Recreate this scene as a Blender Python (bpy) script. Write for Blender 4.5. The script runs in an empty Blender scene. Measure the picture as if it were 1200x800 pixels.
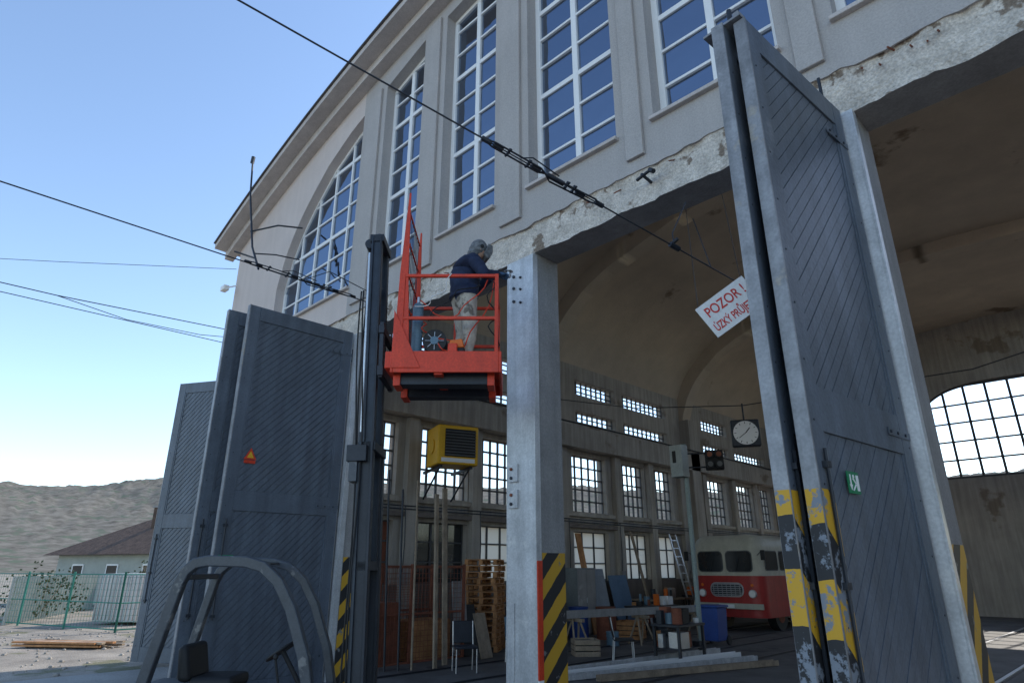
import bpy,bmesh,math,random
from mathutils import Vector,Matrix,noise
random.seed(4)
R=math.radians
GZ=-0.3; F=5.8
sc=bpy.context.scene
# ---------------------------------------------------------------- materials
def newmat(name):
    m=bpy.data.materials.new(name); m.use_nodes=True
    nt=m.node_tree; b=nt.nodes['Principled BSDF']
    return m,nt,b
def mat(name,col,rough=.7,metal=0.,var=.15,scale=2.,bump=0.,bscale=40.,col2=None,thr=None,streak=0.,spec=.4,fine=.08,soft=.04):
    m,nt,b=newmat(name); N=nt.nodes; L=nt.links
    tc=N.new('ShaderNodeTexCoord')
    n1=N.new('ShaderNodeTexNoise'); n1.inputs['Scale'].default_value=scale; n1.inputs['Detail'].default_value=4; n1.inputs['Roughness'].default_value=.65
    L.new(tc.outputs['Object'],n1.inputs['Vector'])
    r=N.new('ShaderNodeValToRGB'); L.new(n1.outputs['Fac'],r.inputs['Fac'])
    a=[max(0,c*(1-var)) for c in col]; c2=[min(1,c*(1+var)) for c in col]
    r.color_ramp.elements[0].position=.3; r.color_ramp.elements[1].position=.7
    r.color_ramp.elements[0].color=(*a,1); r.color_ramp.elements[1].color=(*c2,1)
    out=r.outputs['Color']
    if col2 is not None:
        n2=N.new('ShaderNodeTexNoise'); n2.inputs['Scale'].default_value=scale*.6; n2.inputs['Detail'].default_value=7; n2.inputs['Roughness'].default_value=.6
        mp=N.new('ShaderNodeMapping'); mp.inputs['Location'].default_value=(7,3,5); L.new(tc.outputs['Object'],mp.inputs['Vector']); L.new(mp.outputs[0],n2.inputs['Vector'])
        r2=N.new('ShaderNodeValToRGB'); t=thr or .58
        r2.color_ramp.elements[0].position=t; r2.color_ramp.elements[1].position=min(1,t+soft)
        L.new(n2.outputs['Fac'],r2.inputs['Fac'])
        mx=N.new('ShaderNodeMixRGB'); L.new(r2.outputs['Color'],mx.inputs['Fac']); L.new(out,mx.inputs[1]); mx.inputs[2].default_value=(*col2,1)
        out=mx.outputs[0]
    if streak>0:
        n3=N.new('ShaderNodeTexNoise'); n3.inputs['Scale'].default_value=1; n3.inputs['Detail'].default_value=4
        mp=N.new('ShaderNodeMapping'); mp.inputs['Scale'].default_value=(7,7,.45); L.new(tc.outputs['Object'],mp.inputs['Vector']); L.new(mp.outputs[0],n3.inputs['Vector'])
        r3=N.new('ShaderNodeValToRGB'); r3.color_ramp.elements[0].position=.35; r3.color_ramp.elements[1].position=.65
        r3.color_ramp.elements[0].color=(1-streak,)*3+(1,); r3.color_ramp.elements[1].color=(1,1,1,1)
        L.new(n3.outputs['Fac'],r3.inputs['Fac'])
        mx=N.new('ShaderNodeMixRGB'); mx.blend_type='MULTIPLY'; mx.inputs['Fac'].default_value=1; L.new(out,mx.inputs[1]); L.new(r3.outputs['Color'],mx.inputs[2]); out=mx.outputs[0]
    if fine>0:
        n4=N.new('ShaderNodeTexNoise'); n4.inputs['Scale'].default_value=45; n4.inputs['Detail'].default_value=2
        L.new(tc.outputs['Object'],n4.inputs['Vector'])
        r4=N.new('ShaderNodeValToRGB'); r4.color_ramp.elements[0].position=.35; r4.color_ramp.elements[1].position=.65
        r4.color_ramp.elements[0].color=(1-fine*2,)*3+(1,); r4.color_ramp.elements[1].color=(1,1,1,1)
        L.new(n4.outputs['Fac'],r4.inputs['Fac'])
        mx=N.new('ShaderNodeMixRGB'); mx.blend_type='MULTIPLY'; mx.inputs['Fac'].default_value=1; L.new(out,mx.inputs[1]); L.new(r4.outputs['Color'],mx.inputs[2]); out=mx.outputs[0]
    L.new(out,b.inputs['Base Color'])
    b.inputs['Roughness'].default_value=rough; b.inputs['Metallic'].default_value=metal
    b.inputs['Specular IOR Level'].default_value=spec
    if bump>0:
        nb=N.new('ShaderNodeTexNoise'); nb.inputs['Scale'].default_value=bscale; nb.inputs['Detail'].default_value=4
        L.new(tc.outputs['Object'],nb.inputs['Vector'])
        bp=N.new('ShaderNodeBump'); bp.inputs['Strength'].default_value=bump; bp.inputs['Distance'].default_value=.03
        L.new(nb.outputs['Fac'],bp.inputs['Height']); L.new(bp.outputs[0],b.inputs['Normal'])
    return m
def hazard(name,axis='Y',period=.42,sgn=1,wear=.62,under=(.09,.11,.14)):
    m,nt,b=newmat(name); N=nt.nodes; L=nt.links
    tc=N.new('ShaderNodeTexCoord'); sp=N.new('ShaderNodeSeparateXYZ'); L.new(tc.outputs['Object'],sp.inputs[0])
    nz=N.new('ShaderNodeTexNoise'); nz.inputs['Scale'].default_value=9; nz.inputs['Detail'].default_value=5; L.new(tc.outputs['Object'],nz.inputs['Vector'])
    a=N.new('ShaderNodeMath'); a.operation='MULTIPLY_ADD'; a.inputs[1].default_value=sgn; L.new(sp.outputs[axis],a.inputs[0]); L.new(sp.outputs['Z'],a.inputs[2])
    a2=N.new('ShaderNodeMath'); a2.operation='MULTIPLY_ADD'; a2.inputs[1].default_value=.03; L.new(nz.outputs['Fac'],a2.inputs[0]); L.new(a.outputs[0],a2.inputs[2])
    d=N.new('ShaderNodeMath'); d.operation='DIVIDE'; d.inputs[1].default_value=period; L.new(a2.outputs[0],d.inputs[0])
    fr=N.new('ShaderNodeMath'); fr.operation='FRACT'; L.new(d.outputs[0],fr.inputs[0])
    g=N.new('ShaderNodeMath'); g.operation='GREATER_THAN'; g.inputs[1].default_value=.5; L.new(fr.outputs[0],g.inputs[0])
    mx=N.new('ShaderNodeMixRGB'); mx.inputs[1].default_value=(.018,.018,.02,1); mx.inputs[2].default_value=(.60,.33,.02,1); L.new(g.outputs[0],mx.inputs[0])
    n2=N.new('ShaderNodeTexNoise'); n2.inputs['Scale'].default_value=6; n2.inputs['Detail'].default_value=9; n2.inputs['Roughness'].default_value=.7; L.new(tc.outputs['Object'],n2.inputs['Vector'])
    rr=N.new('ShaderNodeValToRGB'); rr.color_ramp.elements[0].position=wear; rr.color_ramp.elements[1].position=wear+.03; L.new(n2.outputs['Fac'],rr.inputs[0])
    m2=N.new('ShaderNodeMixRGB'); L.new(rr.outputs[0],m2.inputs[0]); L.new(mx.outputs[0],m2.inputs[1]); m2.inputs[2].default_value=(*under,1)
    L.new(m2.outputs[0],b.inputs['Base Color']); b.inputs['Roughness'].default_value=.6
    return m
def glassmat(name,fac,tint,rough=.03,gl=(.8,.88,1)):
    m=bpy.data.materials.new(name); m.use_nodes=True; nt=m.node_tree; N=nt.nodes; L=nt.links
    N.remove(N['Principled BSDF']); out=N['Material Output']
    g=N.new('ShaderNodeBsdfGlossy'); g.inputs['Roughness'].default_value=rough; g.inputs['Color'].default_value=(*gl,1)
    t=N.new('ShaderNodeBsdfTransparent'); t.inputs['Color'].default_value=(*tint,1)
    tc=N.new('ShaderNodeTexCoord'); nb=N.new('ShaderNodeTexNoise'); nb.inputs['Scale'].default_value=1.3; L.new(tc.outputs['Object'],nb.inputs['Vector'])
    bp=N.new('ShaderNodeBump'); bp.inputs['Strength'].default_value=.25; bp.inputs['Distance'].default_value=.05; L.new(nb.outputs['Fac'],bp.inputs['Height']); L.new(bp.outputs[0],g.inputs['Normal'])
    mx=N.new('ShaderNodeMixShader'); mx.inputs[0].default_value=fac; L.new(t.outputs[0],mx.inputs[1]); L.new(g.outputs[0],mx.inputs[2]); L.new(mx.outputs[0],out.inputs[0])
    return m
PL=mat('plaster_grey',(.46,.425,.40),.9,var=.07,scale=.7,bump=.3,bscale=60,fine=.07,streak=.05)
PL2=mat('plaster_light',(.64,.55,.50),.9,var=.07,scale=.6,bump=.25,bscale=60,fine=.06,streak=.05)
CORN=mat('cornice_paint',(.58,.52,.48),.8,var=.1,scale=1.5,streak=.1)
ROOFM=mat('roof_sheet',(.10,.09,.09),.5,var=.2)
ROUGH=mat('exposed_concrete',(.68,.61,.53),.95,var=.25,scale=5,bump=1.,bscale=25,col2=(.27,.21,.16),thr=.57,fine=.15)
CONC=mat('painted_concrete',(.34,.325,.31),.85,var=.15,scale=2,bump=.2,bscale=40,streak=.15,col2=(.44,.42,.40),thr=.62)
STEEL=mat('steel_cladding',(.68,.68,.68),.4,metal=.25,var=.16,scale=3,bump=.05,bscale=20,streak=.25,col2=(.78,.77,.75),thr=.6)
CEIL=mat('ceiling_plaster',(.58,.475,.365),.95,var=.12,scale=.7,bump=.2,bscale=15,col2=(.27,.195,.135),thr=.63,fine=.04,soft=.05)
INW=mat('interior_wall',(.48,.435,.38),.9,var=.14,scale=.8,bump=.15,bscale=20,streak=.25,col2=(.31,.255,.20),thr=.63)
INL=mat('interior_dado',(.20,.17,.15),.8,var=.2,scale=1,streak=.2)
FLOOR=mat('workshop_floor',(.12,.115,.11),.7,var=.35,scale=1.2,bump=.2,bscale=12,col2=(.055,.055,.055),thr=.6)
WHITE=mat('white_frame',(.82,.81,.79),.5,var=.03,fine=.02)
DKF=mat('dark_frame',(.10,.10,.10),.6,var=.2)
DOOR=mat('door_paint',(.118,.140,.172),.45,var=.16,scale=2.5,bump=.12,bscale=25,streak=.25,col2=(.20,.22,.25),thr=.67,spec=.5)
DOORL=mat('door_edge_metal',(.34,.34,.35),.5,metal=.2,var=.25,scale=5,streak=.35,col2=(.42,.38,.33),thr=.6)
DARK=mat('dark_steel',(.035,.04,.05),.45,metal=.3,var=.2)
BLK=mat('black_rubber',(.015,.015,.016),.6,var=.2)
FGREY=mat('forklift_grey',(.075,.083,.095),.4,metal=.1,var=.15,scale=6,col2=(.19,.19,.19),thr=.60)
MASTM=mat('mast_steel',(.035,.045,.06),.4,metal=.3,var=.25,scale=5,col2=(.10,.10,.10),thr=.64)
RED=mat('basket_red',(.76,.06,.02),.45,var=.12,scale=4,streak=.15,col2=(.38,.07,.04),thr=.67)
REDDULL=mat('rust_red',(.24,.08,.045),.8,var=.3,scale=5)
WOOD=mat('pallet_wood',(.50,.24,.10),.85,var=.3,scale=4,streak=.2)
WOOD2=mat('grey_wood',(.36,.28,.20),.85,var=.3,scale=4,streak=.2)
YEL=mat('heater_yellow',(.80,.44,.02),.5,var=.06)
BLUE=mat('blue_plastic',(.02,.06,.25),.5,var=.1)
CHROME=mat('zinc',(.55,.56,.58),.35,metal=.8,var=.1)
CREAM=mat('bus_cream',(.50,.47,.38),.5,var=.1,scale=3,streak=.1)
BUSRED=mat('bus_red',(.38,.03,.025),.4,var=.15,scale=3,streak=.15)
BGLASS=mat('bus_glass',(.02,.024,.028),.1,var=.1,spec=.8,fine=0)
GREEN=mat('sign_green',(.01,.20,.08),.5,var=.05,fine=0)
ORANGE=mat('orange_plastic',(.75,.16,.02),.5,var=.08)
GAS=mat('bottle_bluegrey',(.12,.20,.26),.4,var=.1)
HZ=hazard('hazard_stripes','Y',.44,-1,.62,(.2,.2,.2))
HZD=hazard('hazard_stripes_worn','Y',.62,1,.53,(.2,.22,.25))
GLASS=glassmat('window_glass',.34,(.18,.20,.25),gl=(.62,.77,1))
def sides(name,col,tr=.6):
    m,nt,b=newmat(name); N=nt.nodes;L=nt.links
    t=N.new('ShaderNodeBsdfTranslucent'); t.inputs[0].default_value=(*col,1); b.inputs['Base Color'].default_value=(*col,1)
    mx=N.new('ShaderNodeMixShader'); mx.inputs[0].default_value=tr; L.new(b.outputs[0],mx.inputs[1]); L.new(t.outputs[0],mx.inputs[2]); L.new(mx.outputs[0],N['Material Output'].inputs[0]); return m
FROST=sides('frosted_glass',(.75,.68,.55),.75)
# ---------------------------------------------------------------- mesh builder
class MB:
    def __init__(s,name): s.name=name; s.v=[];s.f=[];s.m=[];s.mats=[]
    def mi(s,m):
        if m not in s.mats: s.mats.append(m)
        return s.mats.index(m)
    def face(s,pts,m):
        i=len(s.v); s.v+= [tuple(p) for p in pts]; s.f.append(tuple(range(i,i+len(pts)))); s.m.append(s.mi(m))
    def box(s,x0,x1,y0,y1,z0,z1,m,M=None):
        i=len(s.v); c=[Vector((x,y,z)) for x in(x0,x1) for y in(y0,y1) for z in(z0,z1)]
        if M is not None: c=[M@p for p in c]
        s.v+=[tuple(p) for p in c]
        for q in((0,1,3,2),(4,6,7,5),(0,4,5,1),(2,3,7,6),(0,2,6,4),(1,5,7,3)):
            s.f.append(tuple(i+k for k in q)); s.m.append(s.mi(m))
    def cyl(s,p0,p1,r,m,n=10,r2=None,M=None):
        p0=Vector(p0);p1=Vector(p1)
        if M is not None: p0=M@p0;p1=M@p1
        r2=r if r2 is None else r2
        d=(p1-p0).normalized(); a=d.orthogonal().normalized(); b=d.cross(a)
        i=len(s.v)
        for k in range(n):
            t=2*math.pi*k/n; o=a*math.cos(t)+b*math.sin(t)
            s.v.append(tuple(p0+o*r)); s.v.append(tuple(p1+o*r2))
        for k in range(n):
            j=(k+1)%n; s.f.append((i+2*k,i+2*j,i+2*j+1,i+2*k+1)); s.m.append(s.mi(m))
        s.f.append(tuple(i+2*k for k in range(n))); s.m.append(s.mi(m))
        s.f.append(tuple(i+2*k+1 for k in range(n))[::-1]); s.m.append(s.mi(m))
    def path(s,pts,r,m,n=8,M=None):
        pts=[Vector(p) for p in pts]
        if M is not None: pts=[M@p for p in pts]
        i0=len(s.v); N=len(pts); prev=None
        for q in range(N):
            d=(pts[min(q+1,N-1)]-pts[max(q-1,0)]).normalized()
            if prev is None: a=d.orthogonal().normalized()
            else: a=(prev-d*prev.dot(d)).normalized()
            prev=a; b=d.cross(a)
            for k in range(n):
                t=2*math.pi*k/n; s.v.append(tuple(pts[q]+(a*math.cos(t)+b*math.sin(t))*r))
        for q in range(N-1):
            for k in range(n):
                j=(k+1)%n; s.f.append((i0+q*n+k,i0+q*n+j,i0+(q+1)*n+j,i0+(q+1)*n+k)); s.m.append(s.mi(m))
        s.f.append(tuple(i0+k for k in range(n))[::-1]); s.m.append(s.mi(m))
        s.f.append(tuple(i0+(N-1)*n+k for k in range(n))); s.m.append(s.mi(m))
    def prism(s,poly,vec,m,M=None):
        a=[Vector(p) for p in poly]; b=[p+Vector(vec) for p in a]
        if M is not None: a=[M@p for p in a]; b=[M@p for p in b]
        i=len(s.v); n=len(a); s.v+=[tuple(p) for p in a+b]
        s.f.append(tuple(range(i,i+n))[::-1]); s.m.append(s.mi(m))
        s.f.append(tuple(range(i+n,i+2*n))); s.m.append(s.mi(m))
        for k in range(n):
            j=(k+1)%n; s.f.append((i+k,i+j,i+n+j,i+n+k)); s.m.append(s.mi(m))
    def ell(s,c,r,m,n=16,k=10,M=None,fn=None):
        i=len(s.v)
        for a in range(k+1):
            th=math.pi*a/k
            for b in range(n):
                ph=2*math.pi*b/n
                p=Vector((math.sin(th)*math.cos(ph),math.sin(th)*math.sin(ph),math.cos(th)))
                if fn: p=fn(p)
                p=Vector((c[0]+r[0]*p.x,c[1]+r[1]*p.y,c[2]+r[2]*p.z))
                if M is not None: p=M@p
                s.v.append(tuple(p))
        for a in range(k):
            for b in range(n):
                j=(b+1)%n; s.f.append((i+a*n+b,i+(a+1)*n+b,i+(a+1)*n+j,i+a*n+j)); s.m.append(s.mi(m))
    def build(s,parent=None,bevel=0,smooth=True,merge=False,seg=1):
        me=bpy.data.meshes.new(s.name); me.from_pydata(s.v,[],s.f)
        for m in s.mats: me.materials.append(m)
        me.polygons.foreach_set('material_index',s.m); me.update()
        bm=bmesh.new(); bm.from_mesh(me)
        if merge: bmesh.ops.remove_doubles(bm,verts=bm.verts,dist=.0004)
        bmesh.ops.recalc_face_normals(bm,faces=bm.faces); bm.to_mesh(me); bm.free()
        if smooth:
            me.polygons.foreach_set('use_smooth',[True]*len(me.polygons)); me.set_sharp_from_angle(angle=R(38))
        o=bpy.data.objects.new(s.name,me); sc.collection.objects.link(o)
        if bevel:
            bv=o.modifiers.new('bevel','BEVEL'); bv.width=bevel; bv.segments=seg; bv.limit_method='ANGLE'; bv.angle_limit=R(50)
        if parent: attach(o,parent)
        return o
def empty(name,loc):
    e=bpy.data.objects.new(name,None); e.location=loc; sc.collection.objects.link(e); return e
def attach(o,p):
    o.parent=p; o.matrix_parent_inverse=Matrix.Translation(p.location).inverted()
# ---------------------------------------------------------------- depot building
CX=-3.5
def zroof(x): d=x-CX; return 12.6-38+math.sqrt(38*38-d*d)
RP=[(0,12.05),(2.7,11.9),(4.8,11.6),(6.0,11.25),(7.4,10.85),(8.34,10.4),(9.1,9.8),(9.6,9.3),(10.0,8.7),(10.3,7.9),(10.5,7.0)]
def rib(dx):
    dx=abs(dx)
    if dx>=10.5: return 7.0
    for (a,za),(b,zb) in zip(RP,RP[1:]):
        if dx<=b: return za+(zb-za)*(dx-a)/(b-a)
def wtop(x): return min(rib(x-CX),zroof(x)-.65)
dep=empty('tram_depot_building',(CX,F,GZ))
WIN=[(-13.8,-10.4,5),(-9.55,-8.25,2),(-7.57,-6.19,2),(-5.45,-3.88,2),(-3.32,-1.75,2),(-1.18,.37,2),(1.05,2.35,2),(3.4,6.8,5)]
def arch_wall(name,y0,y1,xa,xb,zb,sill,wins,top,wt,matf,step=.3,holes=()):
    xs=set([xa,xb])
    for w in wins: xs|={w[0],w[1]}
    for h in holes: xs|={h[0],h[1]}
    xs=sorted(xs); X=[]
    for a,b in zip(xs,xs[1:]):
        n=max(1,int(math.ceil((b-a)/step)))
        X+=[a+(b-a)*k/n for k in range(n)]
    X.append(xs[-1])
    mb=MB(name)
    for a,b in zip(X,X[1:]):
        mid=(a+b)/2; m=matf(mid)
        win=any(w[0]<mid<w[1] for w in wins); hs=[h for h in holes if h[0]<mid<h[1]]
        iv=[]; z=zb
        for h in hs:
            if h[2]>z: iv.append((z,z,h[2],h[2]))
            z=h[3]
        if win: iv.append((z,z,sill,sill)); iv.append((wt(a),wt(b),top(a),top(b)))
        else: iv.append((z,z,top(a),top(b)))
        for (p,q,r_,s_) in iv:
            mb.prism([(a,y0,p),(b,y0,q),(b,y0,s_),(a,y0,r_)],(0,y1-y0,0),m)
    mb.build(dep,smooth=False)
arch_wall('front_wall',F,F+.5,-16.5,9.5,6.25,6.85,WIN,lambda x:zroof(x)-.12,wtop,lambda x:PL2 if (x<-10.4 or x>3.4) else PL)
mb=MB('pilasters')
for (a,b) in [(-10.25,-9.7),(-8.1,-7.72),(-6.04,-5.6),(-3.73,-3.47),(-1.6,-1.33),(.52,.9),(2.5,3.25)]:
    mb.prism([(a,F-.05,6.4),(b,F-.05,6.4),(b,F-.05,wtop(b)+.1),(a,F-.05,wtop(a)+.1)],(0,.05,0),PL)
for w in WIN:
    mb.box(w[0]-.03,w[1]+.03,F-.07,F+.28,6.80,6.853,CORN)
mb.build(dep,bevel=.006)
def window(name,w,y,sill,wt,m,fr=.05,rowh=.56,glass=None,thick=.09,dep_=.07,boldevery=0):
    x0,x1,nc=w; mb=MB(name)
    def bar(a,b,z0,z1,d=dep_): mb.box(a,b,y-d,y,z0,z1,m)
    n=40; xs=[x0+(x1-x0)*k/n for k in range(n+1)]
    for a,b in zip(xs,xs[1:]):
        mb.prism([(a,y-dep_,wt(a)-thick),(b,y-dep_,wt(b)-thick),(b,y-dep_,wt(b)),(a,y-dep_,wt(a))],(0,dep_,0),m)
    bar(x0,x1,sill,sill+thick); bar(x0,x0+thick,sill+thick,wt(x0)-thick-.01); bar(x1-thick,x1,sill+thick,wt(x1)-thick-.01)
    for c in range(1,nc):
        xc=x0+(x1-x0)*c/nc; f=fr*(1.0 if nc==2 else .55); bar(xc-f,xc+f,sill+thick,wt(xc)-thick,dep_-.004)
    z=sill+rowh; k=1
    while z<12:
        ins=[x for x in xs if wt(x)-thick*.5>z]
        if len(ins)>2:
            h=fr*(.85 if (boldevery and k%boldevery==0) else .42)
            bar(ins[0],ins[-1],z-h,z+h,dep_-.012)
        z+=rowh;k+=1
    mb.build(dep,bevel=.004)
    if glass:
        g=MB(name+'_glass'); cols=[x0+(x1-x0)*c/nc for c in range(nc+1)]; z=sill; 
        while z<12:
            for a,b in zip(cols,cols[1:]):
                ns=6
                t1,t2,t0=[random.uniform(-.009,.009) for _ in range(3)]
                yy=lambda x,zz:y-.025+t1*(x-a)+t2*(zz-z)+t0*.3
                for q in range(ns):
                    xa=a+(b-a)*q/ns; xb=a+(b-a)*(q+1)/ns
                    ha=min(z+rowh,wt(xa)); hb=min(z+rowh,wt(xb))
                    if ha<=z and hb<=z: continue
                    ha=max(ha,z);hb=max(hb,z)
                    g.face([(xa,yy(xa,z),z),(xb,yy(xb,z),z),(xb,yy(xb,hb),hb),(xa,yy(xa,ha),ha)],glass)
            z+=rowh
        g.build(dep,smooth=False)
for i,w in enumerate(WIN):
    window('front_window',w,F+.27,6.853,wtop,WHITE,glass=GLASS,rowh=.565,boldevery=3)
mb=MB('exposed_lintel')
nx=330; zz=[5.75,5.78,5.86,5.95,6.04,6.13,6.20,6.25]
def ly(x,z): 
    return F+.035+.035*noise.noise((x*3,z*6,1.))+.02*noise.noise((x*11,z*14,4.))
def lz(x,k):
    if k==0: return 5.75+.03*noise.noise((x*2.2,0,0))+.015*noise.noise((x*9,2,0))
    return zz[k]
for i in range(nx):
    a=-16.5+26*i/nx; b=-16.5+26*(i+1)/nx
    for k in range(7):
        mb.face([(a,ly(a,zz[k]),lz(a,k)),(b,ly(b,zz[k]),lz(b,k)),(b,ly(b,zz[k+1]) if k<6 else F+.01,lz(b,k+1)),(a,ly(a,zz[k+1]) if k<6 else F+.01,lz(a,k+1))],ROUGH)
    mb.face([(a,ly(a,zz[0]),lz(a,0)),(b,ly(b,zz[0]),lz(b,0)),(b,F+.5,5.75),(a,F+.5,5.75)],CONC)
mb.face([(-16.5,F+.5,5.75),(9.5,F+.5,5.75),(9.5,F+.5,6.25),(-16.5,F+.5,6.25)],CEIL)
mb.face([(-16.5,F+.03,5.75),(-16.5,F+.5,5.75),(-16.5,F+.5,6.25),(-16.5,F+.01,6.25)],ROUGH)
mb.build(dep,merge=True)
mb=MB('plaster_edge')
n=420
for i in range(n):
    a=-16.5+26*i/n; b=-16.5+26*(i+1)/n
    za=6.235-.05*max(0,noise.noise((a*1.7,3,0))+.3)-.03*noise.noise((a*7,5,0)); zb_=6.235-.05*max(0,noise.noise((b*1.7,3,0))+.3)-.03*noise.noise((b*7,5,0))
    mb.prism([(a,F-.003,za),(b,F-.003,zb_),(b,F-.003,6.262),(a,F-.003,6.262)],(0,.02,0),PL if a>-10.4 and a<3.4 else PL2)
mb.build(dep,merge=True,smooth=False)
mb=MB('rebar_stubs')
for x in [-1.05,-.9,-.76,-.62,-.5,-.4,-3.1,-3.9,-4.35,-6.4,-7.3,-1.9]:
    z=6.15+random.uniform(-.05,.03); mb.cyl((x,F+.05,z),(x+random.uniform(-.03,.03),F-.07,z-random.uniform(.02,.12)),.009,REDDULL,6)
mb.cyl((-3.45,F+.05,6.0),(-3.45,F-.16,6.02),.02,DARK); mb.cyl((-3.55,F-.12,6.0),(-3.33,F-.12,6.06),.02,DARK); mb.cyl((-3.36,F-.12,6.06),(-3.3,F-.14,6.0),.03,DARK)
mb.build(dep)
PIL=[(-16.5,-13.9),(-10.3,-9.85),(-5.85,-5.37),(-1.62,-1.2),(2.87,3.35),(7.0,9.5)]
mb=MB('pillars')
for a,b in PIL:
    mb.box(a,b,F+.012,F+.5,GZ,5.75,PL if b-a>1 else CONC)
for a,b in PIL[1:-1]:
    mb.box(a+.003,b-.003,F-.03,F+.012,GZ,5.72,STEEL)
    mb.box(b-.006,b+.012,F-.035,F+.06,GZ,5.72,STEEL)
    mb.box(a-.012,a+.006,F-.035,F+.06,GZ,5.72,STEEL)
    mb.box(b,b+.004,F+.075,F+.495,GZ,1.77,HZ); mb.box(a-.004,a,F+.075,F+.495,GZ,1.77,HZ)
a,b=PIL[2]
for z in(5.48,5.3,5.1): mb.cyl((a+.12,F-.05,z),(a+.12,F-.02,z),.022,DARK); mb.cyl((a+.25,F-.05,z-.05),(a+.25,F-.02,z-.05),.018,DARK)
for z in (2.62,2.3):
    mb.box(a+.04,a+.2,F-.06,F-.03,z,z+.22,STEEL); mb.cyl((a+.1,F-.08,z+.05),(a+.1,F-.06,z+.05),.02,DARK); mb.cyl((a+.1,F-.08,z+.16),(a+.1,F-.06,z+.16),.02,REDDULL)
mb.box(a+.08,a+.13,F-.05,F-.03,.3,1.2,STEEL)
mb.build(dep,bevel=.006)
mb=MB('edge_marker')
for k in range(4):
    mb.box(-5.37+.013,-5.37+.03,F-.03,F+.05,GZ+.3+k*.42,GZ+.3+k*.42+.42,[RED,WHITE][0 if k%2 or k>1 else 1])
mb.build(dep)
mb=MB('cornice')
n=60; xs=[-17.0+27*k/n for k in range(n+1)]
for a,b in zip(xs,xs[1:]):
    za,zb=zroof(a),zroof(b)
    mb.prism([(a,F-.55,za-.14),(b,F-.55,zb-.14),(b,F-.55,zb),(a,F-.55,za)],(0,1.1,0),CORN)
    mb.prism([(a,F-.24,za-.36),(b,F-.24,zb-.36),(b,F-.24,zb-.143),(a,F-.24,za-.143)],(0,.24,0),CORN)
    mb.prism([(a,F-.6,za+.003),(b,F-.6,zb+.003),(b,F-.6,zb+.035),(a,F-.6,za+.035)],(0,1.1,0),ROOFM)
mb.build(dep,merge=True,smooth=False)
def shell(dx): return rib(max(0,abs(dx)-.35))+.3
BY=34.
roof=MB('roof'); va=MB('vault_ceiling')
n=66; xs=[-14.4+21.8*k/n for k in range(n+1)]
for a,b in zip(xs,xs[1:]):
    mid=(a+b)/2
    for (ya,yb) in [(F+.5,9),(9,32),(32,BY+.5)]:
        if 1.2<mid<6.2 and ya==9: continue  # unseen skylight gap, added in roof and vault to brighten the hall
        roof.face([(a,ya,zroof(a)),(b,ya,zroof(b)),(b,yb,zroof(b)),(a,yb,zroof(a))],ROOFM)
        if -14.2<mid<7.2: va.face([(a,ya,min(shell(a-CX),zroof(a)-.05)),(b,ya,min(shell(b-CX),zroof(b)-.05)),(b,yb,min(shell(b-CX),zroof(b)-.05)),(a,yb,min(shell(a-CX),zroof(a)-.05))],CEIL)
roof.build(dep,merge=True); va.build(dep,merge=True)
mb=MB('arch_ribs')
for yc in (15.5,24.6):
    n=90; xs=[-14+21*k/n for k in range(n+1)]
    for a,b in zip(xs,xs[1:]):
        za,zb=rib(a-CX),rib(b-CX)
        mb.prism([(a,yc-.3,za-.12),(b,yc-.3,zb-.12),(b,yc-.3,shell(b-CX)+.02),(a,yc-.3,shell(a-CX)+.02)],(0,.6,0),CEIL)
    mb.box(-14.,-13.55,yc-.35,yc+.35,GZ,7.6,INW); mb.box(6.55,7.,yc-.35,yc+.35,GZ,7.6,INW)
mb.build(dep,merge=True)
def grid_wall(name,xi,xo,y0,y1,z0,z1,holes,m):
    ys=sorted({y0,y1}|{h[0] for h in holes}|{h[1] for h in holes}); zs=sorted({z0,z1,3.0}|{h[2] for h in holes}|{h[3] for h in holes})
    def solid(i,k):
        if i<0 or k<0 or i>=len(ys)-1 or k>=len(zs)-1: return False
        my=(ys[i]+ys[i+1])/2; mz=(zs[k]+zs[k+1])/2
        return not any(h[0]<my<h[1] and h[2]<mz<h[3] for h in holes)
    mb=MB(name)
    for i in range(len(ys)-1):
        for k in range(len(zs)-1):
            if not solid(i,k): continue
            a,b,c,d=ys[i],ys[i+1],zs[k],zs[k+1]
            mm=INL if d<=1.21 else m
            mb.face([(xi,a,c),(xi,b,c),(xi,b,d),(xi,a,d)],mm); mb.face([(xo,a,c),(xo,b,c),(xo,b,d),(xo,a,d)],PL2)
            if not solid(i-1,k): mb.face([(xi,a,c),(xo,a,c),(xo,a,d),(xi,a,d)],m)
            if not solid(i+1,k): mb.face([(xi,b,c),(xo,b,c),(xo,b,d),(xi,b,d)],m)
            if not solid(i,k-1): mb.face([(xi,a,c),(xo,a,c),(xo,b,c),(xi,b,c)],m)
            if not solid(i,k+1): mb.face([(xi,a,d),(xo,a,d),(xo,b,d),(xi,b,d)],m)
    mb.build(dep,merge=True,smooth=False)
WY=[(8.0,9.7),(10.5,12.2),(12.6,14.2),(16.9,18.8),(19.8,21.3),(21.7,23.3),(26.1,27.9),(28.9,30.6),(31.0,32.6)]
R1=[(7.6,11.2),(11.6,14.6),(17.2,19.6),(20.1,23.2),(26.2,28.6),(29.2,32.4)]
H=[]
for a,b in WY: H+= [(a,b,3.39,5.3),(a,b,1.2,2.75)]
for a,b in R1: H+= [(a,b,6.5,6.9),(a,b,7.5,8.05)]
grid_wall('side_wall',-14.,-14.4,F+.5,BY,GZ,9.0,H,INW)
grid_wall('side_wall_east',7.,7.4,F+.5,BY,GZ,9.0,H,INW)
mb=MB('side_window_bars'); fz=MB('frosted_panes')
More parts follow.
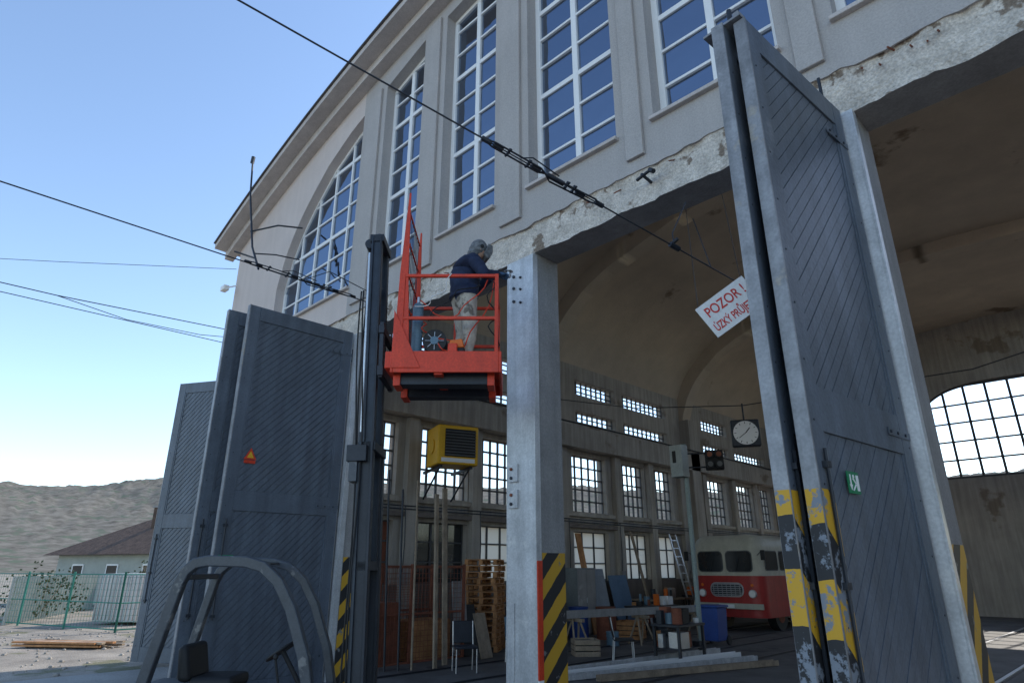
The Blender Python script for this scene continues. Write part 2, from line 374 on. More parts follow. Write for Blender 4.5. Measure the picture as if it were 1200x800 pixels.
for xw in(-14.2,7.2):
    for a,b in WY:
        nc=5; 
        for c in range(nc+1):
            y=a+(b-a)*c/nc; mb.box(xw-.03,xw+.03,y-.025,y+.025,3.39,5.3,DKF)
        for r in range(6):
            z=3.39+1.91*r/5; mb.box(xw-.027,xw+.027,a,b,z-.025,z+.025,DKF)
        for c in range(4):
            y=a+(b-a)*c/3; mb.box(xw-.03,xw+.03,y-.03,y+.03,1.2,2.75,DKF)
        for z in(1.2,1.72,2.23,2.72): mb.box(xw-.027,xw+.027,a,b,z,z+.04,DKF)
        if a not in (8.0,10.5): fz.face([(xw,a,1.2),(xw,b,1.2),(xw,b,2.75),(xw,a,2.75)],FROST)
        else: fz.face([(xw,a,1.2),(xw,b,1.2),(xw,b,2.75),(xw,a,2.75)],REDDULL if a==8.0 else BGLASS)
    for a,b in R1:
        nc=int((b-a)/.3)
        for c in range(nc+1):
            y=a+(b-a)*c/nc
            mb.box(xw-.03,xw+.03,y-.02,y+.02,6.5,6.9,DKF); mb.box(xw-.03,xw+.03,y-.02,y+.02,7.5,8.05,DKF)
        for z in (6.7,7.68,7.87): mb.box(xw-.027,xw+.027,a,b,z-.015,z+.015,DKF)
mb.build(dep); fz.build(dep)
mb=MB('wall_beams')
for s,xw in((1,-14.),(-1,7.)):
    def bx(d,y0,y1,z0,z1,m=INW):
        a,b=sorted((xw,xw+s*d)); mb.box(a,b,y0,y1,z0,z1,m)
    bx(.45,F+.5,BY,5.45,6.2); bx(.12,F+.5,BY,3.22,3.36); bx(.18,F+.5,BY,2.85,2.97,INL)
    for y in(7.3,10.1,12.4,14.75,16.3,19.3,21.5,23.8,25.7,28.4,30.8,33.2): bx(.2,y-.17,y+.17,GZ,5.447)
mb.build(dep,bevel=.01)
mb=MB('wall_conduits')
for z in(3.1,3.02): mb.path([(-13.8,F+.6,z),(-13.79,15,z+.02),(-13.78,24,z-.01),(-13.8,33,z)],.018,DARK,6)
for y in(9.9,12.5,16.4,19.2,23.9): mb.path([(-13.77,y,3.1),(-13.76,y+.02,2.2),(-13.77,y,1.5)],.014,DARK,6); mb.box(-13.8,-13.7,y-.12,y+.12,1.2,1.5,CONC)
mb.path([(-13.5,F+.6,6.25),(-13.52,20,6.28),(-13.5,33,6.25)],.03,DARK,8)
mb.build(dep)
def bwt(x): return 9.5-((x-CX)/3.4)**4*.9
arch_wall('back_wall',BY,BY+.4,-14.4,7.4,GZ,5.3,[(-6.8,-.2)],lambda x:zroof(x)-.02,bwt,lambda x:INW,holes=[(-12.,-8.2,GZ,4.6),(1.,4.8,GZ,4.6)])
window('back_window',(-6.8,-.2,8),BY+.2,5.3,bwt,DKF,rowh=.82,thick=.10,fr=.09)
mb=MB('workshop_floor'); mb.face([(-14,F,GZ+.008),(7,F,GZ+.008),(7,BY,GZ+.008),(-14,BY,GZ+.008)],FLOOR); mb.build(dep)
# ---------------------------------------------------------------- garage door leaves
def clip(poly,x0,x1,z0,z1):
    def c(P,f,ip):
        o=[]
        for i in range(len(P)):
            a,b=P[i-1],P[i]; fa,fb=f(a),f(b)
            if fb:
                if not fa: o.append(ip(a,b))
                o.append(b)
            elif fa: o.append(ip(a,b))
        return o
    def ix(v): return lambda a,b:(v,a[1]+(b[1]-a[1])*(v-a[0])/(b[0]-a[0]))
    def iz(v): return lambda a,b:(a[0]+(b[0]-a[0])*(v-a[1])/(b[1]-a[1]),v)
    for f,ip in((lambda p:p[0]>=x0,ix(x0)),(lambda p:p[0]<=x1,ix(x1)),(lambda p:p[1]>=z0,iz(z0)),(lambda p:p[1]<=z1,iz(z1))):
        if poly: poly=c(poly,f,ip)
    return poly
def leaf(hinge,free,z1=5.72,z0=GZ+.08,hz=0,dirn=-1,gap=.014):
    h=Vector((*hinge,0));f=Vector((*free,0)); d=(f-h); W=d.length; d.normalize(); n=Vector((0,0,1)).cross(d)
    M=Matrix(((d.x,n.x,0,h.x),(d.y,n.y,0,h.y),(0,0,1,0),(0,0,0,1)))
    e=empty('garage_door',(h.x,h.y,GZ)); mb=MB('frame')
    mb.box(0,W,-.016,.016,z0,z1,DOOR,M)
    s=.17; rails=[(z0,z0+.28),(2.42,2.72),(z1-.24,z1)]
    for sg in(-1,1):
        a,b=sorted((sg*.016,sg*.046))
        mb.box(0,s,a,b,z0,z1,DOOR,M); mb.box(W-s,W,a,b,z0,z1,DOOR,M)
        for r0,r1 in rails: mb.box(s+.002,W-s-.002,a,b-.002 if sg>0 else b,r0,r1,DOOR,M)
        for (p0,p1) in ((rails[0][1],rails[1][0]),(rails[1][1],rails[2][0])):
            a2,b2=sorted((sg*.017,sg*.038))
            mb.box(s,s+.03,a2,b2,p0,p1,DOOR,M); mb.box(W-s-.03,W-s,a2,b2,p0,p1,DOOR,M)
    mb.box(-.002,.012,-.048,.048,z0,z1,DOORL,M); mb.box(W-.004,W+.014,-.050,.050,z0-.003,z1+.003,DOORL,M)
    for z in(.3,2.57,5.3):
        for sg in(-1,1):
            a,b=sorted((sg*.046,sg*.053)); mb.box(.0,.42,a,b,z-.03,z+.03,DOOR,M)
            for x in(.1,.25,.38): mb.cyl((x,sg*.05,z),(x,sg*.062,z),.013,DARK,6,M=M)
        mb.cyl((-.02,0,z-.12),(-.02,0,z+.12),.035,DARK,8,M=M)
    for sg in(-1,1):
        for x in(.05,W-.06):
            for k in range(14): mb.cyl((x,sg*.046,z0+.3+k*.4),(x,sg*.050,z0+.3+k*.4),.009,DARK,6,M=M)
    mb.build(e,bevel=.004)
    bd=MB('diagonal_boards')
    for (p0,p1) in ((rails[0][1],rails[1][0]),(rails[1][1],rails[2][0])):
        st=.125; t=p0-W*1.2
        while t<p1+W*1.2:
            w=st-gap
            q=[(s+.03,t),(W-s-.03,t+dirn*(W-2*s)),(W-s-.03,t+dirn*(W-2*s)+w),(s+.03,t+w)]
            pc=clip(q,s+.031,W-s-.031,p0+.002,p1-.002)
            if len(pc)>2:
                for sg in(-1,1):
                    bd.prism([(x,sg*.016,z) for x,z in pc],(0,sg*(.010+random.random()*.004),0),DOOR,M)
            t+=st
    bd.build(e,bevel=.003)
    if hz:
        hb=MB('hazard_paint')
        for sg in(-1,1):
            a,b=sorted((sg*.0465,sg*.0495)); hb.box(W-.165,W-.006,a,b,z0+.01,2.05,HZD,M)
        hb.box(W+.0145,W+.017,-.046,.046,z0+.01,2.05,HZD,M)
        hb.build(e)
    hd=MB('bolt_bar')
    for sg in(-1,1):
        hd.cyl((W-.1,sg*.064,.9),(W-.1,sg*.064,2.3),.012,DARK,6,M=M); 
        for z in(.95,1.5,2.2): hd.box(W-.13,W-.07,min(sg*.046,sg*.079),max(sg*.046,sg*.079),z-.02,z+.02,DARK,M)
    hd.build(e)
    return e,M,W
A,MA,WA=leaf((-9.98,F-.06),(-10.0,3.8),z1=5.74)
leaf((-10.28,F-.06),(-10.42,3.62))
Bl,MBl,WBl=leaf((-14.0,F-.06),(-15.85,4.72))
C1,MC1,WC1=leaf((-1.60,F-.07),(-1.63,3.99),hz=1,z1=5.74,gap=.008)
C2,MC2,WC2=leaf((-1.33,F-.07),(-1.47,4.05),hz=1,gap=.008)
leaf((2.85,F-.07),(2.75,3.9)); leaf((3.4,F-.07),(3.5,3.9)); leaf((7.0,F-.07),(8.6,4.6))
mb=MB('top_bracket')
mb.box(WC2-.28,WC2+.05,-.3,.03,5.735,5.755,DOORL,MC2); mb.cyl((WC2-.05,-.1,5.75),(WC2-.05,-.1,5.95),.02,DARK,M=MC2); mb.box(WC2-.1,WC2,-.05,.0,5.76,5.84,DOORL,MC2)
mb.cyl((.3,.02,5.72),(.3,.02,5.95),.015,DARK,M=MC2)
mb.build(C2)
def sign_on(parent,M,u,z,w,h,m,sg=1,n0=.048):
    s=MB('escape_sign'); a,b=sorted((sg*n0,sg*(n0+.006)));
    s.box(u-w/2,u+w/2,a,b,z-h/2,z+h/2,m,M)
    o=sg*(n0+.006); t=sg*.003
    a,b=sorted((o,o+t))
    s.box(u-w*.42,u-w*.22,a,b,z-h*.36,z+h*.36,WHITE,M)
    s.cyl((u,o,z+h*.28),(u,o+t,z+h*.28),h*.09,WHITE,8,M=M)
    s.prism([(u-.02,o,z-h*.05),(u+.02,o,z+h*.18),(u+.005,o,z+h*.2),(u-.035,o,z-h*.02)],(0,t,0),WHITE,M)
    s.prism([(u-.02,o,z-h*.05),(u+.03,o,z-h*.35),(u+.018,o,z-h*.38),(u-.035,o,z-h*.08)],(0,t,0),WHITE,M)
    s.prism([(u+w*.28,o,z-h*.36),(u+w*.4,o,z-h*.1),(u+w*.16,o,z-h*.1)],(0,t,0),WHITE,M)
    s.box(u+w*.24,u+w*.32,a,b,z-h*.1,z+h*.36,WHITE,M)
    s.build(parent)
sign_on(C2,MC2,WC2*.72,2.12,.17,.14,GREEN,-1 if (MC2@Vector((0,1,0))-MC2@Vector((0,0,0))).x<0 else 1)
sgA=-1 if (MA@Vector((0,1,0))-MA@Vector((0,0,0))).x<0 else 1
sign_on(A,MA,WA-.17,1.72,.22,.12,GREEN,sgA,.047)
t=MB('warning_triangle'); yv=sgA*.047
t.prism([(WA-.43,yv,3.2),(WA-.23,yv,3.2),(WA-.33,yv,3.38)],(0,sgA*.008,0),RED,MA); t.prism([(WA-.385,yv+sgA*.008,3.225),(WA-.275,yv+sgA*.008,3.225),(WA-.33,yv+sgA*.008,3.33)],(0,sgA*.002,0),YEL,MA)
t.box(WA-.42,WA-.24,min(yv,yv+sgA*.006),max(yv,yv+sgA*.006),3.14,3.19,RED,MA); t.build(A)
# ---------------------------------------------------------------- forklift + basket + worker
T=Matrix.Rotation(R(45),4,'Z')
def W3(x,y,z=0): return T@Vector((x,y,z))
fk=empty('forklift',W3(-2.8,7.45,GZ))
mb=MB('chassis')
mb.box(-3.75,-2.1,7.05,7.85,GZ+.12,.28,ORANGE,T); mb.box(-3.9,-3.3,7.0,7.9,GZ+.2,.45,FGREY,T); mb.box(-2.3,-1.95,7.1,7.8,GZ+.2,.42,FGREY,T)
mb.box(-3.3,-2.7,7.15,7.75,.28,.42,BLK,T)
for x in(-3.55,-2.0):
    for y in(6.98,7.72): mb.cyl((x,y,GZ+.24),(x,y+.2,GZ+.24),.24,BLK,20,M=T); mb.cyl((x,y-.005,GZ+.24),(x,y+.205,GZ+.24),.12,FGREY,12,M=T)
mb.build(fk,bevel=.03,seg=3)
mb=MB('overhead_guard')
gp=[(-3.72,.2),(-3.56,.95),(-3.45,1.45),(-3.40,1.57),(-3.31,1.645),(-3.18,1.67),(-2.78,1.66),(-2.6,1.61),(-2.42,1.46),(-2.26,1.2),(-2.08,.75),(-1.95,.2)]
def flatpath(mb,pts,y0,w,t,m):
    n=len(pts); off=[]
    for i in range(n):
        p=Vector(pts[i]); d=(Vector(pts[min(i+1,n-1)])-Vector(pts[max(i-1,0)])).normalized(); nn=Vector((-d.y,d.x))
        off.append((p+nn*t/2,p-nn*t/2))
    for i in range(n-1):
        (a,b),(c,d)=off[i],off[i+1]
        mb.prism([(a.x,y0,a.y),(c.x,y0,c.y),(d.x,y0,d.y),(b.x,y0,b.y)],(0,w,0),m,T)
flatpath(mb,gp,6.97,.10,.11,FGREY); flatpath(mb,gp,7.80,.09,.09,FGREY)
for x in(-3.25,-3.08,-2.91,-2.74): mb.box(x,x+.035,7.07,7.80,1.63,1.66,FGREY,T)
mb.box(-3.46,-3.39,7.07,7.80,1.48,1.54,FGREY,T)
mb.build(fk,bevel=.012,merge=True,seg=2)
mb=MB('seat')
mb.box(-3.3,-2.85,7.2,7.7,.42,.55,BLK,T); mb.prism([(-3.42,7.2,.5),(-3.28,7.2,.5),(-3.36,7.2,.86),(-3.46,7.2,.84)],(0,.5,0),BLK,T)
mb.build(fk,bevel=.05,seg=3)
mb=MB('steering_wheel')
c=Vector((-2.43,7.4,.78)); ax=Vector((-.55,0,.83)).normalized(); u=ax.orthogonal().normalized(); v=ax.cross(u)
mb.path([c+(u*math.cos(2*math.pi*k/20)+v*math.sin(2*math.pi*k/20))*.17 for k in range(21)],.016,BLK,M=T)
for k in range(3): mb.cyl(c,c+(u*math.cos(2.09*k)+v*math.sin(2.09*k))*.17,.012,BLK,M=T)
mb.cyl(c,c-ax*.45,.025,BLK,M=T); mb.cyl((-2.35,7.2,.4),(-2.42,7.18,.72),.012,BLK,M=T); mb.ell((-2.42,7.18,.74),(.025,.025,.03),BLK,M=T)
mb.build(fk)
ML=T@Matrix.Translation((-1.55,7.45,0))@Matrix.Rotation(R(-1.9),4,'Y')
mb=MB('mast')
for sy in(-1,1):
    y=sy*.30
    mb.box(-.065,.065,y-.03,y+.03,-.22,2.95,DARK,ML)
    mb.box(-.08,-.05,y-.06,y+.06,-.22,2.95,MASTM,ML); mb.box(.05,.08,y-.06,y+.06,-.22,2.95,DARK,ML)
    y2=sy*.21
    mb.box(-.05,.05,y2-.025,y2+.025,1.6,5.62,MASTM,ML); mb.box(-.065,-.04,y2-.05,y2+.05,1.6,5.62,MASTM,ML); mb.box(.04,.065,y2-.05,y2+.05,1.6,5.62,DARK,ML)
    mb.cyl((-.11,sy*.12,.0),(-.11,sy*.12,3.1),.035,DARK,M=ML); mb.cyl((-.11,sy*.12,3.1),(-.11,sy*.12,5.45),.022,CHROME,M=ML)
    mb.path([(-.02,sy*.07,5.5),(-.02,sy*.07,3.9)],.012,DARK,M=ML)
for z,(a,b) in ((5.6,(-.09,.09)),(2.9,(-.1,.1)),(1.62,(-.07,.07)),(.3,(-.1,-.06)),(4.2,(-.07,-.05)),(5.0,(-.07,-.05))): mb.box(a,b,-.33 if z<3 else -.25,.33 if z<3 else .25,z-.05,z+.05,DARK,ML)
mb.box(-.2,.02,-.42,-.3,2.72,2.9,DARK,ML); mb.box(-.17,-.08,-.4,-.2,2.5,2.75,FGREY,ML)
mb.cyl((-.12,-.1,5.6),(-.12,.1,5.6),.07,DARK,14,M=ML); mb.cyl((.0,-.12,5.68),(.0,.12,5.68),.05,DARK,14,M=ML)
for k,(oy,ox) in enumerate(((-.36,-.08),(-.34,-.13),(-.05,-.16))):
    pts=[Vector((ox-.03*math.sin(z*1.7+k),oy+.02*math.sin(z*2.3),z)) for z in [0.3+.25*i for i in range(19)]]
    mb.path(pts,.011,BLK,6,M=ML)
mb.box(.09,.16,-.36,.36,3.72,3.84,DARK,ML); mb.box(.09,.16,-.36,.36,4.25,4.35,DARK,ML)
for sy in(-.3,.3): mb.box(.1,.15,sy-.04,sy+.04,3.7,4.4,DARK,ML)
mb.build(fk,bevel=.004)
bk=empty('work_platform',W3(-.75,7.3,3.65)); mb=MB('cage')
X0,X1,Y0,Y1=-1.33,-.16,6.80,7.80; zb=3.66; zf=3.80
def tb(p,q,s=.022): mb.box(min(p[0],q[0])-s,max(p[0],q[0])+s,min(p[1],q[1])-s,max(p[1],q[1])+s,min(p[2],q[2])-s,max(p[2],q[2])+s,RED,T)
mb.box(X0,X1,Y0,Y1,zf-.02,zf,RED,T)
mb.box(X0-.01,X1+.01,Y0-.03,Y0,zb,zb+.25,RED,T); mb.box(X0-.01,X1+.01,Y1,Y1+.03,zb,zb+.25,RED,T)
mb.box(X0-.04,X0-.01,Y0-.03,Y1+.03,zb,zb+.25,RED,T); mb.box(X1+.01,X1+.04,Y0-.03,Y1+.03,zb,zb+.25,RED,T)
for y in(Y0+.12,Y1-.34):
    mb.box(X0,X1-.05,y,y+.20,zb-.10,zf-.022,DARK,T); mb.box(X0-.02,X0+.06,y-.03,y+.23,zb-.12,zf-.03,RED,T); mb.box(X1-.12,X1-.04,y-.03,y+.23,zb-.12,zf-.03,RED,T)
mb.box(X0+.45,X0+.55,Y0,Y1,zb-.02,zf-.023,RED,T)
H1,H2=4.86,4.32
for x in(X0+.05,X1-.02):
    for y in(Y0,Y1): tb((x,y,zb+.25),(x,y,H1))
tb((X0+.58,Y1,zb+.25),(X0+.58,Y1,H1),.018)
for z in(H1,H2):
    tb((X0+.075,Y0,z),(X1-.045,Y0,z),.019); tb((X0+.075,Y1,z),(X1-.045,Y1,z),.019)
tb((X1-.02,Y0+.025,H1-.002),(X1-.02,Y1-.025,H1-.002),.019); tb((X1-.02,Y0+.025,H2),(X1-.02,Y1-.025,H2),.019)
for y in(Y0-.01,Y1-.01):
    mb.prism([(X0-.02,y,zb+.25),(X0+.16,y,zb+.25),(X0+.1,y,4.9),(X0+.075,y,6.0),(X0+.055,y,6.0),(X0-.0,y,4.9)],(0,.02,0),RED,T)
mb.prism([(X0-.03,Y0-.03,zb+.05),(X0+.3,Y0-.03,zb+.05),(X0-.03,Y0-.03,zb+.75)],(0,-.012,0),RED,T)
for z in (4.2,4.6,5.0,5.4,5.8): mb.box(X0+.04,X0+.06,Y0,Y1,z-.012,z+.012,RED,T)
for k in range(1,10): mb.box(X0+.045,X0+.055,Y0+k*.1-.004,Y0+k*.1+.004,zf,5.8,DARK,T)
mb.box(X0-.13,X0-.04,Y0+.1,Y1-.1,3.75,3.95,RED,T)
mb.build(bk,bevel=.004)
mb=MB('gas_bottle'); mb.cyl((-1.12,6.98,zf),(-1.12,6.98,zf+.72),.065,GAS,16,M=T); mb.ell((-1.12,6.98,zf+.72),(.065,.065,.07),GAS,M=T); mb.cyl((-1.12,6.98,zf+.76),(-1.12,6.98,zf+.86),.018,CHROME,M=T); mb.build(bk)
mb=MB('cable_drum')
mb.cyl((-.90,6.9,4.08),(-.90,6.93,4.08),.14,BLK,20,M=T); mb.cyl((-.90,6.93,4.08),(-.90,7.05,4.08),.09,CHROME,20,M=T); mb.cyl((-.90,7.05,4.08),(-.90,7.07,4.08),.14,BLK,20,M=T); mb.box(-1.0,-.8,6.95,7.05,zf,3.96,DARK,T)
for k in range(8): mb.cyl((-.90,6.895,4.08),(-.90+.11*math.cos(k*.785),6.895,4.08+.11*math.sin(k*.785)),.004,CHROME,6,M=T)
mb.cyl((-.90,6.88,4.08),(-.90,6.9,4.08),.05,GAS,12,M=T)
mb.build(bk)
mb=MB('toolbox'); mb.box(-.74,-.55,6.9,7.1,zf,zf+.2,BLK,T); mb.prism([(-.74,6.9,zf+.2),(-.55,6.9,zf+.2),(-.58,6.9,zf+.31),(-.72,6.9,zf+.29)],(0,.2,0),ORANGE,T); mb.box(-.74,-.63,6.86,6.9,zf,zf+.24,RED,T); mb.build(bk,bevel=.01)
mb=MB('hoses')
def hang(p,q,sag,n=14,wob=.03,s=0):
    p=Vector(p);q=Vector(q); return [p.lerp(q,k/n)+Vector((wob*math.sin(k*1.1+s),wob*math.cos(k*.9+s),-sag*4*(k/n)*(1-k/n))) for k in range(n+1)]
mb.path(hang((-1.12,6.98,zf+.85),(-.3,6.85,4.85),.35),.008,RED,6,M=T); mb.path(hang((-1.0,6.85,4.3),(-.35,6.95,4.8),-.12,s=2),.007,BLK,6,M=T)
mb.path(hang((-.93,6.9,4.1),(-.2,7.0,4.9),.45,s=1),.008,RED,6,M=T); mb.path(hang((-.25,6.85,4.86),(-.2,6.82,3.95),.0,wob=.06),.008,BLK,6,M=T)
mb.path(hang((-1.15,6.9,4.5),(-.7,6.8,4.88),.1,s=3),.006,WHITE,6,M=T)
mb.path(hang((-1.15,6.95,4.45),(-.75,6.95,4.1),.1,s=5,wob=.06),.008,RED,6,M=T)
mb.build(bk)
# worker ---------------------------------------------------------
NAVY=mat('jacket_navy',(.018,.028,.065),.85,var=.25,scale=9,bump=.5,bscale=14)
TROU=mat('work_trousers',(.50,.46,.39),.9,var=.2,scale=7,bump=.5,bscale=12,col2=(.20,.18,.15),thr=.56)
BOOT=mat('boots',(.03,.022,.018),.6)
GLOVE=mat('gloves',(.06,.12,.22),.8,var=.2)
HOOD=mat('welder_hood',(.16,.165,.17),.8,var=.5,scale=25,bump=.4,bscale=30)
SKIN=mat('skin',(.45,.27,.19),.6,var=.05,fine=.02)
wk=empty('worker',W3(-.52,7.2,zf))
MW=T@Matrix.Translation((-.58,7.2,zf))@Matrix.Rotation(R(22),4,'Z')
def skinned(name,verts,edges,root,sub=2):
    me=bpy.data.meshes.new(name); me.from_pydata([v[:3] for v in verts],edges,[]); o=bpy.data.objects.new(name,me); sc.collection.objects.link(o)
    sk=o.modifiers.new('skin','SKIN'); sk.use_smooth_shade=True
    for i,v in enumerate(verts):
        d=me.skin_vertices[0].data[i]; r=v[3]; d.radius=r if isinstance(r,tuple) else (r,r); d.use_root=(i==root)
    ss=o.modifiers.new('sub','SUBSURF'); ss.levels=sub; ss.render_levels=sub
    dg=bpy.context.evaluated_depsgraph_get(); dg.update()
    me2=bpy.data.meshes.new_from_object(o.evaluated_get(dg)); bpy.data.objects.remove(o); 
    return me2
V=[(-.02,0,.98,(.20,.16)),(-.02,0,1.14,(.205,.165)),(.0,0,1.32,(.225,.175)),(.04,0,1.43,(.18,.15)),(.09,0,1.51,(.075,.075)),(.125,0,1.57,(.06,.06)),
 (-.01,-.11,.90,.128),(.035,-.125,.50,.095),(-.01,-.13,.12,.07),(.02,-.13,.05,.055),(.17,-.14,.04,.045),
 (-.01,.11,.90,.128),(.03,.135,.50,.095),(-.04,.14,.12,.07),(-.01,.14,.05,.055),(.14,.16,.04,.045),
 (.05,-.20,1.38,.10),(.15,-.30,1.16,.078),(.34,-.16,1.27,.055),(.40,-.12,1.30,.045),
 (.05,.20,1.38,.10),(.20,.27,1.18,.078),(.37,.11,1.34,.055),(.43,.07,1.37,.045)]
E=[(0,1),(1,2),(2,3),(3,4),(4,5),(0,6),(6,7),(7,8),(8,9),(9,10),(0,11),(11,12),(12,13),(13,14),(14,15),(3,16),(16,17),(17,18),(18,19),(3,20),(20,21),(21,22),(22,23)]
me=skinned('body',V,E,0)
for m in(NAVY,TROU,BOOT,SKIN): me.materials.append(m)
for p in me.polygons:
    c=p.center; p.use_smooth=True
    i=0
    if c.z<.93+.02*math.sin(c.y*20) and abs(c.x)<.3: i=1
    if c.z<.11: i=2
    if c.z>1.50 and c.x<.2: i=3
    p.material_index=i
for v in me.vertices:
    nz=noise.noise(v.co*8)*.018+noise.noise(v.co*18)*.007; v.co+=v.normal*nz
    v.co=MW@v.co
body=bpy.data.objects.new('body',me); sc.collection.objects.link(body); attach(body,wk)
mb=MB('jacket_hem'); 
mb.path([MW@Vector((-.02+.16*math.cos(t),.19*math.sin(t),.945)) for t in [2*math.pi*k/20 for k in range(21)]],.02,NAVY)
mb.path([MW@Vector((.05+.09*math.cos(t),.09*math.sin(t),1.50+.02*math.cos(t))) for t in [2*math.pi*k/20 for k in range(21)]],.022,NAVY)
mb.build(wk)
def hand(base,dirv,up,side,nm):
    d=Vector(dirv).normalized(); u=Vector(up); u=(u-d*u.dot(d)).normalized(); s=d.cross(u)*side
    b=Vector(base); vs=[];es=[]
    vs.append((*b,.034)); vs.append((*(b+d*.05),(.040,.025))); vs.append((*(b+d*.085),(.040,.02))); es+=[(0,1),(1,2)]
    me=skinned(nm,vs,es,0,2); parts=[me]
    for k,(off,ln) in enumerate(((-.030,.070),(-.010,.080),(.011,.074),(.030,.058))):
        p0=b+d*.075+s*off; p1=p0+d*ln*.45-u*.008; p2=p1+d*ln*.2-u*ln*.38; p3=p2-d*ln*.22-u*ln*.28
        parts.append(skinned(nm+'_finger',[(*p0,.0105),(*p1,.010),(*p2,.0095),(*p3,.008)],[(0,1),(1,2),(2,3)],0,1))
    p0=b+d*.03-s*.02; p1=p0+d*.03-s*.028-u*.01; p2=p1+d*.03-u*.03+s*.01
    parts.append(skinned(nm+'_thumb',[(*p0,.013),(*p1,.011),(*p2,.009)],[(0,1),(1,2)],0,1))
    for q,pm in enumerate(parts):
        pm.materials.append(GLOVE)
        for v in pm.vertices: v.co=MW@v.co
        for p in pm.polygons: p.use_smooth=True
        o=bpy.data.objects.new(nm if q==0 else pm.name,pm); sc.collection.objects.link(o); attach(o,wk)
hand((.405,-.115,1.305),(1,.25,.1),(0,.3,1),1,'hand_right'); hand((.435,.065,1.375),(1,-.15,.05),(0,-.3,1),-1,'hand_left')
MH=MW@Matrix.Translation((.17,0,1.645))@Matrix.Rotation(R(22),4,'Y')@Matrix.Scale(1.05,4)
mb=MB('head')
def hf(p):
    q=p.copy()
    if p.x>.75 and -.25<p.z<.15 and abs(p.y)<.3: q.x+=.18
    if p.z<-.3: q.x+=.08; q.y*=.86
    return q
mb.ell((0,0,0),(.092,.075,.115),SKIN,24,18,M=MH,fn=hf)
for sy in(-1,1): mb.ell((-.005,sy*.075,-.005),(.02,.01,.032),SKIN,8,6,M=MH); mb.ell((.08,sy*.03,.012),(.013,.013,.010),WHITE,8,6,M=MH); mb.ell((.09,sy*.03,.012),(.005,.006,.006),BLK,8,6,M=MH)
mb.ell((.088,0,-.055),(.01,.025,.007),REDDULL,8,6,M=MH)
mb.build(wk)
mb=MB('welder_hood')
def hc(p):
    q=p.copy()
    if p.z<-.2: q.x-=.25*abs(p.z); 
    return q
mb.ell((-.018,0,.018),(.105,.09,.125),HOOD,24,16,M=MH,fn=hc)
mb.ell((-.05,0,-.09),(.07,.08,.06),HOOD,16,10,M=MH)
mb.prism([(.06,-.09,.10),(.12,-.075,.11),(.155,-.07,.03),(.15,-.06,-.06),(.12,-.08,-.09),(.06,-.095,-.05)],(0,.16,0),HOOD,MH)
mb.box(.148,.158,-.04,.04,.0,.05,BLK,MH)
mb.cyl((-.0,-.1,.02),(-.0,.1,.02),.025,BLK,12,M=MH)
mb.build(wk,bevel=.008,seg=2)
mb=MB('angle_grinder')
G0=Matrix.Translation((0,0,-.06))
mb.cyl((.40,-.07,1.36),(.60,.02,1.43),.028,DARK,12,M=MW@G0); mb.cyl((.58,.01,1.40),(.58,.01,1.49),.03,CHROME,12,M=MW@G0); mb.cyl((.58,.01,1.48),(.58,.01,1.485),.06,CHROME,16,M=MW@G0); mb.cyl((.5,.0,1.42),(.47,.12,1.45),.014,BLK,8,M=MW@G0)
mb.build(wk)
# ---------------------------------------------------------------- overhead wires
def wirehw(mb,P,Q,s0,s1,off=.05,m=DARK):
    P=Vector(P);Q=Vector(Q); d=(Q-P).normalized(); sd=d.cross(Vector((0,0,1))).normalized(); L=(Q-P)
    a=P+L*s0; b=P+L*s1; w=off
    for k in (-1,1):
        mb.path([a,a+d*.12+sd*w*k,a.lerp(b,.45)+sd*w*k,a.lerp(b,.5)],.009,m,6)
        mb.path([a.lerp(b,.5),a.lerp(b,.55)+sd*w*k+Vector((0,0,-.03)),b-d*.12+sd*w*k,b],.009,m,6)
    for f in(.03,.12,.42,.55,.62,.8,.97):
        c=a.lerp(b,f); mb.cyl(c-d*.05,c+d*.05,.025,m,8); 
    for f in(.2,.36,.68,.74): 
        c=a.lerp(b,f); mb.cyl(c-sd*w*1.6,c+sd*w*1.6,.012,m,6); mb.cyl(c-d*.02+Vector((0,0,-.04)),c+d*.02+Vector((0,0,.05)),.014,m,6)
    mb.path([a.lerp(b,.3)+Vector((0,0,.02)),a.lerp(b,.4)+Vector((0,0,.1)),a.lerp(b,.62)+Vector((0,0,.06))],.007,m,6)
S=Vector((-4.09,1.12,5.7)); E_=Vector((-2.79,6.3,4.63))
mb=MB('overhead_wire'); d=E_-S
mb.path([S-d*1.5,S,S+d*.41],.008,DARK,6); mb.path([S+d*.65,E_,],.008,DARK,6); mb.path([S+d*.41,S+d*.65],.006,DARK,6)
wirehw(mb,S,E_,.40,.655,.035)
c=S+d*.835; mb.path([c,c+Vector((-.02,.02,.18)),c+Vector((.0,.35,.7))],.007,DARK,6); mb.cyl(c-d*.012,c+d*.012,.03,DARK,8); mb.cyl(c+Vector((-.05,0,.03)),c+Vector((.05,0,.08)),.02,DARK,8)
c=S+d*.935; mb.path([c,c+Vector((-.25,.2,.8))],.006,DARK,6)
mb.build()
S2=Vector((-8.98,.81,6.0)); E2=Vector((-8.9,5.6,5.95)); d=E2-S2
mb=MB('overhead_wire'); mb.path([S2-d*3,E2+Vector((0,.2,-.02))],.010,DARK,6); wirehw(mb,S2,E2,.50,.90,.05)
mb.path([S2+d*.7,S2+d*.78+Vector((.1,0,.25)),S2+d*.95+Vector((.1,0,.12))],.008,DARK,6)
mb.build()
mb=MB('overhead_wire'); mb.path([Vector((-12.5,-14,5.8)),Vector((-12.5,1.49,5.98)),Vector((-12.5,5.9,6.2))],.009,DARK,6)
mb.path([Vector((-13.1,-14,5.8)),Vector((-13.1,.9,6.02)),Vector((-12.9,5.9,5.98))],.008,DARK,6)
